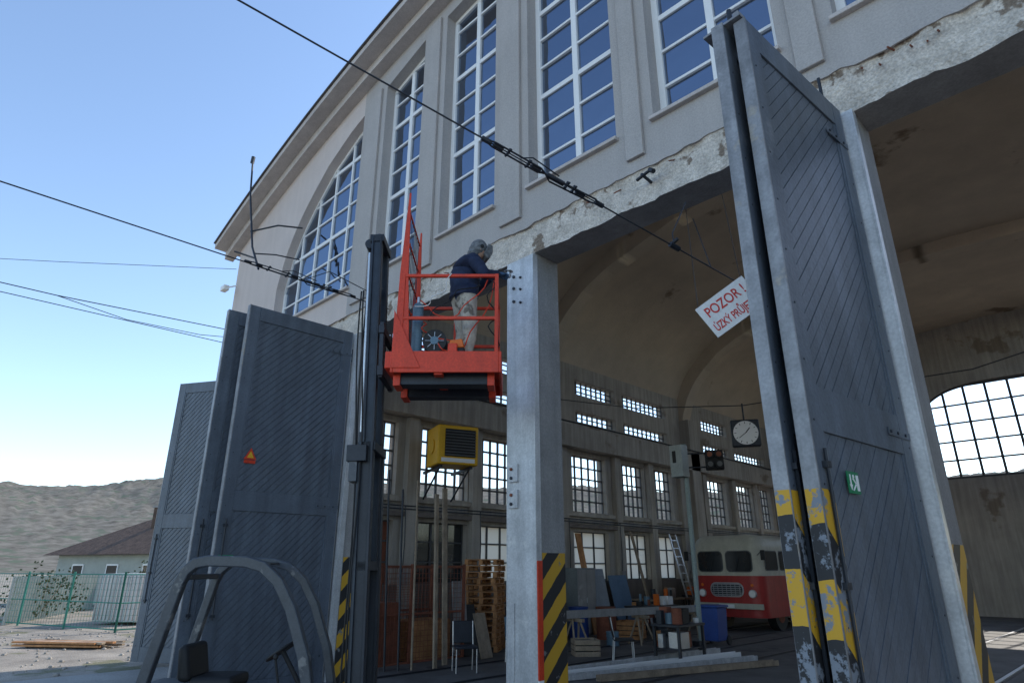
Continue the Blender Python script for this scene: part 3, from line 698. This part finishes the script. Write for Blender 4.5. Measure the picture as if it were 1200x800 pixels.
mb.path([Vector((-12.5,1.49,5.98)),Vector((-12.55,2.6,5.86)),Vector((-12.6,3.9,5.92)),Vector((-12.5,5.7,6.18))],.007,DARK,6); mb.build()
mb=MB('overhead_wire'); mb.path([Vector((-22.,-2.,9.1)),Vector((-19.1,2.08,9.2)),Vector((-16.5,5.75,9.35))],.008,DARK,6); mb.build()
mb=MB('trolley_rod')
P=lambda x,z,y=4.9:Vector((x,y,z))
mb.path([P(-14.15,11.25),P(-13.95,10.2),P(-13.3,8.5),P(-12.75,7.75)],.024,DARK,8); mb.cyl(P(-14.17,11.2),P(-14.14,11.37),.05,DARK,8)
mb.path([P(-13.55,9.0),P(-13.0,9.1,5.3),P(-12.8,9.15,5.8)],.02,DARK,8); mb.path([P(-13.5,8.35,4.6),P(-13.0,8.1),P(-12.75,7.75)],.02,DARK,8)
mb.path([P(-13.2,8.3),P(-12.9,8.3,5.3),P(-12.75,8.3,5.8)],.016,DARK,8)
mb.build()
mb=MB('security_camera'); mb.box(-16.62,-16.36,F-.35,F-.2,8.62,8.76,WHITE); mb.cyl((-16.4,F+.02,8.85),(-16.5,F-.25,8.72),.02,WHITE); mb.build(bevel=.02,seg=2)
# ---------------------------------------------------------------- interior objects
bn=empty('warning_banner',(-3.04,6.45,4.4))
MBn=Matrix.Translation((-2.94,6.45,4.40))@Matrix.Rotation(R(18),4,'Z')@Matrix.Rotation(R(-30),4,'Y')
mb=MB('board'); mb.box(-.32,.32,-.005,.005,-.22,.22,mat('banner_white',(.85,.83,.80),.6,var=.08,scale=5,fine=.04),MBn); mb.build(bn)
REDT=mat('sign_red',(.62,.04,.03),.6,fine=0)
for txt,z,s in(("POZOR !",.03,.18),("ÚZKÝ PRŮJEZD",-.16,.14)):
    cu=bpy.data.curves.new('lettering','FONT'); cu.body=txt; cu.size=s; cu.align_x='CENTER'; cu.extrude=.001; cu.offset=.002; cu.materials.append(REDT); cu.space_character=.95 if s<.15 else 1
    o=bpy.data.objects.new('lettering',cu); sc.collection.objects.link(o)
    mw=MBn@Matrix.Translation((0,-.008,z))@Matrix.Rotation(R(90),4,'X')@Matrix.Scale(.60 if s<.15 else .72,4,(1,0,0))
    o.parent=bn; o.matrix_parent_inverse=Matrix.Translation(bn.location).inverted(); o.matrix_basis=mw
mb=MB('hanging_cords'); 
for x in(-.29,.29): p=MBn@Vector((x,0,.2)); mb.path([p,Vector((p.x,6.3,5.75))],.004,DARK,5)
mb.build(bn)
ht=empty('unit_heater',(-12.9,10.6,4.5)); MT=Matrix.Translation((-12.75,10.55,4.55))@Matrix.Rotation(R(-20),4,'Z')
mb=MB('casing'); mb.box(-.45,.45,-.55,.55,-.5,.5,YEL,MT); mb.build(ht,bevel=.04,seg=3)
mb=MB('outlet_grille'); mb.box(.45,.47,-.36,.46,-.30,.40,BLK,MT)
for k in range(9): mb.box(.465,.50,-.36,.46,-.28+k*.075,-.25+k*.075,DKF,MT)
mb.box(.451,.458,-.45,.45,-.44,-.34,WHITE,MT); mb.cyl((0,-.56,0),(0,-.58,0),.2,YEL,20,M=MT)
mb.build(ht)
mb=MB('bracket')
for y in(-.4,.4): mb.box(-1.12,.35,y-.03,y+.03,-.57,-.505,DARK,MT); mb.cyl((-1.12,y,-1.25),(.2,y,-.55),.025,DARK,M=MT)
mb.build(ht)
ck=empty('station_clock',(-6.8,15.0,4.67)); MK=Matrix.Translation((-6.8,14.9,4.7))@Matrix.Rotation(R(30),4,'Z')
mb=MB('case'); mb.box(-.33,.33,-.1,.1,-.33,.33,DARK,MK); mb.build(ck,bevel=.03,seg=2)
mb=MB('dial')
for sg in(-1,1):
    mb.cyl((0,sg*.10,0),(0,sg*.112,0),.29,WHITE,32,M=MK)
    for k in range(12):
        t=k*math.pi/6; mb.cyl((.22*math.sin(t),sg*.115,.22*math.cos(t)),(.265*math.sin(t),sg*.115,.265*math.cos(t)),.008,BLK,4,M=MK)
    mb.cyl((0,sg*.116,0),(.1,sg*.116,.12),.011,BLK,4,M=MK); mb.cyl((0,sg*.116,0),(-.16,sg*.116,-.12),.009,BLK,4,M=MK)
mb.build(ck)
mb=MB('hanger'); mb.cyl((0,0,.33),(0,0,.75),.02,DARK,M=MK); mb.path([Vector((-13.6,15.1,6.9)),Vector((-10,15,5.9)),Vector((-6.8,14.9,5.4)),Vector((-2,14.9,5.3)),Vector((6.6,15.1,6.9))],.012,DARK,6); mb.build(ck)
ts=empty('traffic_signal',(-8.3,14.5,GZ)); mb=MB('pole'); mb.cyl((-8.35,14.6,GZ),(-8.35,14.6,4.6),.06,mat('pole_grey',(.28,.33,.31),.6),12); mb.cyl((-8.35,14.6,GZ),(-8.35,14.6,GZ+.3),.1,DARK,12)
mb.cyl((-8.35,14.6,4.35),(-7.6,15.1,4.35),.02,DARK); mb.cyl((-8.35,14.6,4.0),(-7.6,15.1,4.0),.02,DARK); mb.build(ts)
mb=MB('signal_box'); mb.box(-8.6,-8.25,14.3,14.6,3.75,4.55,mat('box_grey',(.33,.36,.35),.5)); mb.box(-8.52,-8.42,14.28,14.3,4.1,4.4,BLK); mb.build(ts,bevel=.03,seg=2)
mb=MB('signal_head'); MS=Matrix.Translation((-7.72,14.9,4.15))@Matrix.Rotation(R(30),4,'Z')
mb.box(-.2,.24,-.12,.12,-.24,.24,BLK,MS)
for x in(-.09,.13):
    for z in(-.12,.12): mb.cyl((x,-.12,z),(x,-.26,z-.01),.095,BLK,16,M=MS); mb.cyl((x,-.265,z),(x,-.2,z),.07,REDDULL if z>0 else DKF,16,M=MS)
mb.build(ts,bevel=.01)
bs=empty('vintage_bus',(-10.6,24.5,GZ))
def rrect(w,h,r,n=5):
    o=[]
    for cx,cz,a0 in((w/2-r,h/2-r,0),(-w/2+r,h/2-r,90),(-w/2+r,-h/2+r,180),(w/2-r,-h/2+r,270)):
        for k in range(n+1):
            a=R(a0+90*k/n); o.append((cx+r*math.cos(a),cz+r*math.sin(a)))
    return o
bm=bmesh.new(); bmesh.ops.create_cube(bm,size=1)
for v in bm.verts: v.co=Vector((v.co.x*2.42,v.co.y*8.6,v.co.z*2.5))
es=[e for e in bm.edges if not all(v.co.z<0 for v in e.verts)]
bmesh.ops.bevel(bm,geom=es,offset=.42,segments=7,profile=.5,affect='EDGES')
for z in(-.02,.06,.95):
    bmesh.ops.bisect_plane(bm,geom=bm.verts[:]+bm.edges[:]+bm.faces[:],plane_co=(0,0,z),plane_no=(0,0,1))
me=bpy.data.meshes.new('body'); 
for f in bm.faces:
    z=f.calc_center_median().z; f.material_index=0 if z<-.02 else 1; f.smooth=True
bm.to_mesh(me); bm.free(); me.materials.append(BUSRED); me.materials.append(CREAM); me.set_sharp_from_angle(angle=R(40))
o=bpy.data.objects.new('body',me); sc.collection.objects.link(o); o.location=(0,0,0)
MBu=Matrix.Translation((-10.6,24.75,1.38)); me.transform(MBu); attach(o,bs)
mb=MB('glazing')
def panel(cx,cz,w,h,r,y,m,th=.02,bx=0):
    mb.prism([(cx+a,y,cz+b) for a,b in rrect(w,h,r)],(0,-th,0),m,MBu)
panel(-.5,.42,.90,.66,.14,-4.29,DKF,.022); panel(.5,.42,.90,.66,.14,-4.29,DKF,.022)
panel(-.5,.42,.84,.60,.12,-4.31,BGLASS,.012); panel(.5,.42,.84,.60,.12,-4.31,BGLASS,.012)
panel(0,.93,1.2,.2,.06,-4.2,CREAM,.02); 
for k in range(7):
    y=-3.5+k*1.08
    mb.prism([(1.205,y+a,.44+b) for a,b in rrect(.94,.62,.1)],(.02,0,0),DKF,MBu); mb.prism([(1.224,y+a,.44+b) for a,b in rrect(.88,.56,.08)],(.008,0,0),BGLASS,MBu)
    mb.prism([(-1.205,y+a,.44+b) for a,b in rrect(.88,.56,.08)],(-.02,0,0),BGLASS,MBu)
mb.build(bs)
mb=MB('front_trim')
panel(0,-.44,1.15,.44,.2,-4.29,CHROME,.03); panel(0,-.44,1.07,.36,.17,-4.31,DARK,.014)
for k in range(6): mb.box(-.5,.5,-4.35,-4.325,-.60+k*.062,-.575+k*.062,CHROME,MBu)
for k in range(7): mb.box(-.45+k*.15-.008,-.45+k*.15+.008,-4.347,-4.322,-.62,-.26,CHROME,MBu)
for x in(-.86,.86): mb.cyl((x,-4.27,-.55),(x,-4.35,-.55),.125,CHROME,20,M=MBu); mb.cyl((x,-4.34,-.55),(x,-4.362,-.55),.10,WHITE,20,M=MBu); mb.cyl((x,-4.27,-.3),(x,-4.31,-.3),.05,ORANGE,12,M=MBu)
mb.box(-1.18,1.18,-4.42,-4.32,-1.0,-.84,CREAM,MBu); mb.box(-1.215,-1.2,-3.8,3.8,-.03,.05,CHROME,MBu)
mb.box(-.26,.26,-4.44,-4.42,-.98,-.87,WHITE,MBu)
for x in(-.5,.4): mb.cyl((x,-4.36,.13),(x+.15,-4.36,.55),.008,BLK,5,M=MBu)
for s_ in(-1,1): mb.path([(s_*1.1,-4.2,.6),(s_*1.35,-4.35,.75)],.012,DARK,6,M=MBu); mb.box(s_*1.35-.07,s_*1.35+.07,-4.37,-4.33,.45,.75,BLK,MBu)
mb.build(bs,bevel=.008)
mb=MB('wheels')
for x in(-1.05,.8):
    for y in(-2.9,2.2): mb.cyl((x,y,-1.2),(x+.27,y,-1.2),.47,BLK,24,M=MBu); mb.cyl((x-.01,y,-1.2),(x+.28,y,-1.2),.25,REDDULL,16,M=MBu)
mb.build(bs)
ps=MB('pallet_stack')
for k in range(14):
    z=GZ+.02+k*.15; M=Matrix.Translation((-12.6+random.uniform(-.03,.03),11.65+random.uniform(-.03,.03),z))@Matrix.Rotation(R(random.uniform(-2,2)+35),4,'Z')
    for y in(-.5,-.25,0,.25,.5): ps.box(-.4,.4,y-.05,y+.05,.115,.135,WOOD,M)
    for x in(-.36,0,.36):
        ps.box(x-.05,x+.05,-.55,.55,.095,.114,WOOD,M); ps.box(x-.05,x+.05,-.55,.55,0,.018,WOOD,M)
        for y in(-.5,0,.5): ps.box(x-.045,x+.045,y-.06,y+.06,.018,.095,WOOD,M)
ps.build(None)
cg=MB('mesh_cage')
for x in(-12.0,-13.2):
    cg.box(x-.02,x+.02,7.4,10.4,GZ,GZ+.05,REDDULL); cg.box(x-.02,x+.02,7.4,10.4,1.6,1.65,REDDULL); cg.box(x-.02,x+.02,7.4,10.4,.65,.69,REDDULL)
    for k in range(31): cg.cyl((x,7.4+k*.1,GZ),(x,7.4+k*.1,1.62),.006,REDDULL,5)
    for k in range(18): cg.cyl((x,7.4,GZ+.1+k*.105),(x,10.4,GZ+.1+k*.105),.005,REDDULL,5)
for y in(7.4,8.9,10.4):
    for x in(-12.,-13.2): cg.box(x-.03,x+.03,y-.03,y+.03,GZ,1.68,REDDULL)
cg.box(-13.1,-12.1,7.6,8.7,GZ+.02,.9,REDDULL); cg.box(-13.0,-12.2,9.0,10.2,GZ+.02,.5,WOOD)
cg.build(None,bevel=.003)
def leaning(name,x,y,w,h,m,th=.03,ang=10,rot=0,n=1):
    for k in range(n):
        b=MB(name); M=Matrix.Translation((x+k*.07,y+k*.13,GZ+.01))@Matrix.Rotation(R(rot),4,'Z')@Matrix.Rotation(R(-ang),4,'Y'); b.box(0,th,-w/2,w/2,0,h,m,M)
        for q in range(3): b.box(th,th+.008,-w/2+.02,w/2-.02,h*(.1+.38*q),h*(.1+.38*q)+.06,m,M)
        b.build(None,bevel=.004)
leaning('leaning_board',-12.1,10.45,.4,1.6,CONC,.04,6); leaning('leaning_board',-12.0,10.7,.5,1.1,BLK,.03,14); leaning('leaning_board',-11.4,10.6,.4,.95,WOOD2,.03,16,8)
leaning('leaning_board',-13.2,17.2,1.2,1.9,mat('panel_grey',(.3,.33,.36),.6),.03,12); leaning('leaning_board',-13.2,18.6,1.0,1.7,mat('panel_blue',(.12,.2,.3),.6),.03,14); leaning('leaning_board',-13.0,16.6,.25,3.0,WOOD,.05,12); leaning('leaning_board',-13.0,19.8,.12,3.2,WOOD2,.05,14)
leaning('leaning_board',-11.3,9.3,.12,3.6,WOOD2,.05,3); leaning('leaning_board',-11.0,8.8,.1,3.4,WOOD2,.05,2,12)
def bench(x,y,w,l,h,m):
    b=MB('workbench'); b.box(x-w/2,x+w/2,y-l/2,y+l/2,GZ+h-.05,GZ+h,m)
    for sx in(-1,1):
        for sy in(-1,1): b.box(x+sx*(w/2-.05)-.03,x+sx*(w/2-.05)+.03,y+sy*(l/2-.05)-.03,y+sy*(l/2-.05)+.03,GZ,GZ+h-.05,DARK)
    b.box(x-w/2+.05,x+w/2-.05,y-l/2+.05,y+l/2-.05,GZ+.25,GZ+.28,m)
    for k in range(9):
        px=x+random.uniform(-.8,.8)*w/2; py=y+random.uniform(-.85,.85)*l/2; s=random.uniform(.06,.16); hh=random.uniform(.08,.35)
        mm=random.choice([DARK,WOOD,GAS,REDDULL,CHROME,BLK,ORANGE,WHITE])
        if k%2: b.box(px-s,px+s,py-s,py+s,GZ+h,GZ+h+hh,mm)
        else: b.cyl((px,py,GZ+h),(px,py,GZ+h+hh),s*.7,mm,12)
        b.box(px-s,px+s,py-s*.9,py+s*1.1,GZ+.28,GZ+.28+hh,random.choice([WOOD,DARK,CHROME,REDDULL]))
    b.build(None,bevel=.006)
bench(-13.2,14.0,.9,1.8,.95,WOOD2); bench(-13.2,20.6,.9,2.4,.9,WOOD2); bench(-13.1,23.2,.8,1.4,.95,DARK); bench(-8.2,13.4,.7,1.1,.75,DARK); bench(-13.2,28,.9,3,.9,WOOD2); bench(-12.1,18.3,.8,1.8,.8,DARK)
def drum(x,y,m,h=.85,r=.28):
    b=MB('steel_drum'); b.cyl((x,y,GZ+.01),(x,y,GZ+h),r,m,24)
    for z in(.02,h*.33,h*.66,h-.02): b.cyl((x,y,GZ+z-.012),(x,y,GZ+z+.012),r+.012,m,24)
    b.build(None)
drum(-12.6,15.3,BLUE); drum(-12.0,15.8,REDDULL); drum(-11.3,17.5,DARK,.5,.2); drum(-10.9,14.6,GAS,.35,.16)
def crate(x,y,s,h,m,rot):
    b=MB('wooden_crate'); M=Matrix.Translation((x,y,GZ+.01))@Matrix.Rotation(R(rot),4,'Z')
    k=0
    while k*.12<h:
        z=k*.12
        for sx in(-1,1): b.box(sx*s-.012,sx*s+.012,-s,s,z,z+.1,m,M); b.box(-s+.013,s-.013,sx*s-.012,sx*s+.012,z,z+.1,m,M)
        k+=1
    b.box(-s,s,-s,s,0,.02,m,M); b.box(-s*.7,s*.5,-s*.6,s*.6,.02,h*.9,DARK,M); b.build(None,bevel=.003)
crate(-11.6,16.4,.35,.45,WOOD,20); crate(-10.2,12.6,.28,.35,WOOD2,50); crate(-12.2,13.0,.4,.6,WOOD2,5); crate(-9.9,15.6,.25,.3,WOOD,70)
mb=MB('step_ladder'); M=Matrix.Translation((-12.7,22.1,GZ))@Matrix.Rotation(R(-14),4,'Y')
for y in(-.22,.22): mb.box(-.02,.02,y-.03,y+.03,0,3.2,CHROME,M)
for k in range(10): mb.box(-.02,.02,-.19,.19,.25+k*.3,.28+k*.3,CHROME,M)
mb.build(None)
mb=MB('steel_cabinet'); mb.box(-13.7,-13.1,15.9,16.8,GZ,1.6,mat('cab_grey',(.2,.22,.22),.5)); mb.box(-13.1,-13.09,15.92,16.34,GZ+.05,1.55,CONC); mb.box(-13.1,-13.09,16.36,16.78,GZ+.05,1.55,CONC); mb.cyl((-13.06,16.3,.6),(-13.06,16.3,.75),.012,CHROME); mb.build(None,bevel=.01)
mb=MB('waste_bin'); Mb=Matrix.Translation((-9.1,16.6,GZ)); 
mb.prism([(-.24,-.26,.12),(.24,-.26,.12),(.29,-.26,.92),(-.29,-.26,.92)],(0,.52,0),BLUE,Mb); mb.box(-.32,.32,-.32,.32,.92,.98,BLUE,Mb); mb.cyl((-.28,.3,.12),(-.22,.3,.12),.12,BLK,14,M=Mb); mb.cyl((.22,.3,.12),(.28,.3,.12),.12,BLK,14,M=Mb); mb.cyl((-.25,.36,.9),(.25,.36,.9),.02,BLK,M=Mb); mb.build(None,bevel=.02,seg=2)
st=MB('steel_beam_stack')
for k,(x,w) in enumerate(((-8.9,.12),(-8.55,.16),(-8.2,.1),(-7.75,.14))):
    M=Matrix.Translation((x,9.0+k*.3,GZ+.02))@Matrix.Rotation(R(-6-k*4),4,'Z'); m_=[STEEL,WHITE,STEEL,WOOD2][k]; st.box(-w/2,w/2,0,6.2-k*.6,0,.02,m_,M); st.box(-w/2,-w/2+.012,0,6.2-k*.6,.02,.1,m_,M); st.box(w/2-.012,w/2,0,6.2-k*.6,.02,.1,m_,M)
st.build(None)
st=MB('long_beam_on_trestles'); M=Matrix.Translation((-11.2,12.5,GZ))@Matrix.Rotation(R(-12),4,'Z'); st.box(-.06,.06,0,6,.72,.9,CONC,M)
for y in(.8,3,5.2):
    for sx in(-1,1):
        for sy in(-1,1): st.cyl((0,y+sy*.1,.72),(sx*.25,y+sy*.25,0),.025,WOOD2,6,M=M)
    st.box(-.3,.3,y-.04,y+.04,.64,.715,WOOD2,M)
st.build(None)
def chair(x,y,rot,m):
    c=MB('workshop_chair'); M=Matrix.Translation((x,y,GZ))@Matrix.Rotation(R(rot),4,'Z')
    c.box(-.22,.22,-.22,.22,.43,.47,m,M); c.prism([(-.22,.2,.5),(.22,.2,.5),(.2,.26,.9),(-.2,.26,.9)],(0,.03,0),m,M)
    for sx in(-1,1):
        c.cyl((sx*.2,-.2,0),(sx*.2,-.19,.43),.014,CHROME,8,M=M); c.path([(sx*.2,.24,0),(sx*.2,.2,.45),(sx*.2,.27,.9)],.014,CHROME,8,M=M)
    c.build(None,bevel=.01)
chair(-10.3,9.0,60,DARK); chair(-10.6,10.8,200,GAS); chair(-8.9,12.3,130,BLK)
tr=MB('tram_track')
for x in(-4.2,-2.76,-8.6,-7.16,-.0,1.44,-10.9,-9.46):
    tr.box(x-.035,x+.035,-12 if x>-5 and x<0 else F+.2,BY,GZ+.006,GZ+.03,CHROME if x>-5 and x<-2 else DARK); tr.box(x-.09,x+.09,-12 if x>-5 and x<0 else F+.2,BY,GZ+.0085,GZ+.012,BLK)
tr.build(None)
mb=MB('pipe_bundle')
for k in range(5): mb.cyl((-11.6+.1*k,7.4+.25*k,GZ),(-11.9+.12*k,7.3+.3*k,3.2+.2*(k%3)),.022,[DARK,WOOD2,DARK][k%3],8)
mb.build(None)
# ---------------------------------------------------------------- surroundings
GRAV=mat('gravel_ground',(.34,.30,.25),.95,var=.35,scale=.8,bump=.8,bscale=30,col2=(.20,.19,.11),thr=.56,fine=.2)
YARD=mat('yard_pale_fill',(.36,.345,.32),.9,var=.2,scale=.5,bump=.4,bscale=60,fine=.12)  # yard surface unknown; pale tone added to bounce fill light onto the facade
mb=MB('ground'); mb.face([(-1500,-1500,GZ-.01),(1500,-1500,GZ-.01),(1500,1500,GZ-.01),(-1500,1500,GZ-.01)],GRAV); mb.build()
mb=MB('yard_pavement'); mb.face([(-15.2,-40,GZ),(25,-40,GZ),(25,F,GZ),(-15.2,F,GZ)],YARD); mb.build()
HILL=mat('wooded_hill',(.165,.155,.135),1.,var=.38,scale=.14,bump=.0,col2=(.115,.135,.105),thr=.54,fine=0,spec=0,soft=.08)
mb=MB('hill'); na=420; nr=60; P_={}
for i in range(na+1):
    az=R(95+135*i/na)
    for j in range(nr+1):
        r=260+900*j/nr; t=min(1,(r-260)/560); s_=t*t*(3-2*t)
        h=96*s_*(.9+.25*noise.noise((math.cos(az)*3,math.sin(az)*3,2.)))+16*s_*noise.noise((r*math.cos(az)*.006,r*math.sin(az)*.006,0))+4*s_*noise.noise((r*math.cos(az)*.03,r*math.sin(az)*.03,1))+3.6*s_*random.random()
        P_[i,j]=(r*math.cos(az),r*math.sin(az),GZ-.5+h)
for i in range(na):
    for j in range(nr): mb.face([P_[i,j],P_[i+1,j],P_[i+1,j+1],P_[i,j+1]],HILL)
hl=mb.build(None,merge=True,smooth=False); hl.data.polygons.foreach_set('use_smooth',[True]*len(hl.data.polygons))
hs=empty('house',(-44,16.5,GZ)); MHs=Matrix.Translation((-44.3,17.2,GZ))@Matrix.Rotation(R(20),4,'Z')
TILE=mat('roof_tiles',(.12,.08,.06),.85,var=.35,scale=3,bump=.6,bscale=10,spec=.2); HW=mat('house_wall',(.38,.40,.36),.9,var=.1)
mb=MB('walls'); mb.box(-5,5,-7,7,0,2.7,HW,MHs); mb.build(hs)
mb=MB('roof'); e=.6
z0,z1=2.6,5.6
A_=[(-5-e,-7-e,z0),(5+e,-7-e,z0),(5+e,7+e,z0),(-5-e,7+e,z0)]; q=[(0,-2.5,z1),(0,2.5,z1)]
for f in([A_[0],A_[1],q[0]],[A_[1],A_[2],q[1],q[0]],[A_[2],A_[3],q[1]],[A_[3],A_[0],q[0],q[1]],A_[::-1]): mb.face([MHs@Vector(p) for p in f],TILE)
mb.build(hs,smooth=False,merge=True)
mb=MB('chimney'); mb.box(-.2,.2,-5.0,-4.6,3.6,5.3,TILE,MHs); mb.box(-.27,.27,-5.07,-4.53,5.3,5.4,CONC,MHs); mb.build(hs)
mb=MB('house_windows')
for y in(-5,-2,1,4): mb.box(5.0,5.05,y-.5,y+.5,.9,2.1,WHITE,MHs); mb.box(5.05,5.06,y-.42,y+.42,.98,2.02,BGLASS,MHs)
for x in(-3,0,3): mb.box(x-.5,x+.5,-7.05,-7,.9,2.1,WHITE,MHs); mb.box(x-.42,x+.42,-7.06,-7.05,.98,2.02,BGLASS,MHs)
mb.build(hs)
FG=mat('fence_green',(.03,.20,.15),.5,var=.1)
fe=MB('mesh_fence')
def frun(a,b,h=1.7):
    a=Vector((*a,GZ));b=Vector((*b,GZ)); L=(b-a).length; n=int(L/2.4)
    for k in range(n+1):
        p=a.lerp(b,k/n); fe.cyl(p,p+Vector((0,0,h+.08)),.035,FG,8)
    for z in(.08,h*.5,h): fe.cyl(a+Vector((0,0,z)),b+Vector((0,0,z)),.018,FG,6)
    m=int(L/.16)
    for k in range(m): p=a.lerp(b,k/m); fe.cyl(p+Vector((0,0,.08)),p+Vector((0,0,h)),.005,FG,4)
    for k in range(9): fe.cyl(a+Vector((0,0,.1+k*h/9)),b+Vector((0,0,.1+k*h/9)),.005,FG,4)
frun((-24,6.5),(-24,20)); frun((-24,6.5),(-40,1.5)); fe.build()
fe=MB('corrugated_fence')
for k in range(40):
    a=Vector((-30-.25*k*.9,4.5+.12*k,GZ)); fe.box(a.x,a.x+.2,a.y-.02,a.y+.03,GZ,GZ+1.6,HW)
fe.build()
mb=MB('site_container'); M=Matrix.Translation((-28.0,8.6,GZ))@Matrix.Rotation(R(30),4,'Z'); 
mb.box(-1,1,-1.5,1.5,.1,1.7,mat('container_white',(.55,.57,.55),.6,streak=.2),M)
for k in range(12): mb.box(1,1.03,-1.4+k*.24,-1.28+k*.24,.15,1.65,PL2,M); mb.box(-1+.17*k,-.92+.17*k,-1.53,-1.5,.15,1.65,PL2,M)
mb.build(None,bevel=.02)
pk=MB('timber_pile')
for k in range(12):
    M=Matrix.Translation((-20.5+.0*k,4.3+.13*(k%6),GZ+.03+.07*(k//6)))@Matrix.Rotation(R(35+random.uniform(-5,5)),4,'Z'); pk.box(-1.1-random.random()*.2,1.0+random.random()*.2,-.055,.055,0,.045,WOOD2 if k%3 else WOOD,M)
pk.build(None,bevel=.004)
# loose stones on the gravel
stn=MB('loose_stones'); GS=mat('stone_grey',(.36,.33,.29),.95,var=.3)
for k in range(420):
    x=random.uniform(-27,-15.4); y=random.uniform(0,12); s=random.uniform(.02,.07)
    stn.ell((x,y,GZ),(s,s*random.uniform(.6,1),s*.6),GS,6,4)
stn.build(None,smooth=False)
LEAF=mat('shrub_leaves',(.08,.09,.04),.8,var=.4,scale=3)
def shrub(x,y,r,h,n=900):
    b=MB('shrub')
    for k in range(7):
        a=k*.9; b.cyl((x,y,GZ),(x+math.cos(a)*r*.6,y+math.sin(a)*r*.6,GZ+h*.8),.03,WOOD2,5,r2=.008)
    for k in range(n):
        a=random.uniform(0,6.28); rr=r*math.sqrt(random.random()); z=GZ+.1+h*random.random()*(1-.5*(rr/r)**2)
        if noise.noise((math.cos(a)*rr*1.6+x,math.sin(a)*rr*1.6,z*1.6))<-.08: continue
        c=Vector((x+math.cos(a)*rr,y+math.sin(a)*rr,z)); d1=Vector([random.gauss(0,1) for _ in range(3)]).normalized()*.07; d2=d1.orthogonal().normalized()*.05
        b.face([c-d1,c+d2,c+d1,c-d2],LEAF)
    b.build(None,smooth=False)
shrub(-33,6,1.6,2.2); shrub(-37,12,2.2,2.6,1200); shrub(-40,3.5,2,1.8)
# ---------------------------------------------------------------- light, sky, camera
EL,AZ=36,4
w=bpy.data.worlds.new('World'); sc.world=w; w.use_nodes=True; nt=w.node_tree; bg=nt.nodes['Background']
sk=nt.nodes.new('ShaderNodeTexSky'); sk.sky_type='NISHITA'; sk.sun_disc=False; sk.sun_elevation=R(EL); sk.sun_rotation=R(AZ); sk.air_density=1.; sk.dust_density=.25; sk.ozone_density=1.3
nt.links.new(sk.outputs[0],bg.inputs[0]); bg.inputs[1].default_value=.30
sd=bpy.data.lights.new('sun','SUN'); sd.energy=5.0; sd.angle=R(.5); sd.color=(1,.93,.83); so=bpy.data.objects.new('sun',sd); sc.collection.objects.link(so)
dirv=Vector((math.sin(R(AZ))*math.cos(R(EL)),math.cos(R(AZ))*math.cos(R(EL)),math.sin(R(EL))))
so.rotation_euler=dirv.to_track_quat('Z','Y').to_euler()
cam=bpy.data.cameras.new('camera'); co=bpy.data.objects.new('camera',cam); sc.collection.objects.link(co)
cam.lens=36*740/1200; cam.sensor_width=36; cam.clip_end=4000; cam.clip_start=.05
co.location=(0,0,1.6); co.rotation_euler=(R(90+19.7),0,R(45)); sc.camera=co
sc.view_settings.view_transform='Standard'; sc.view_settings.look='None'; sc.view_settings.exposure=0
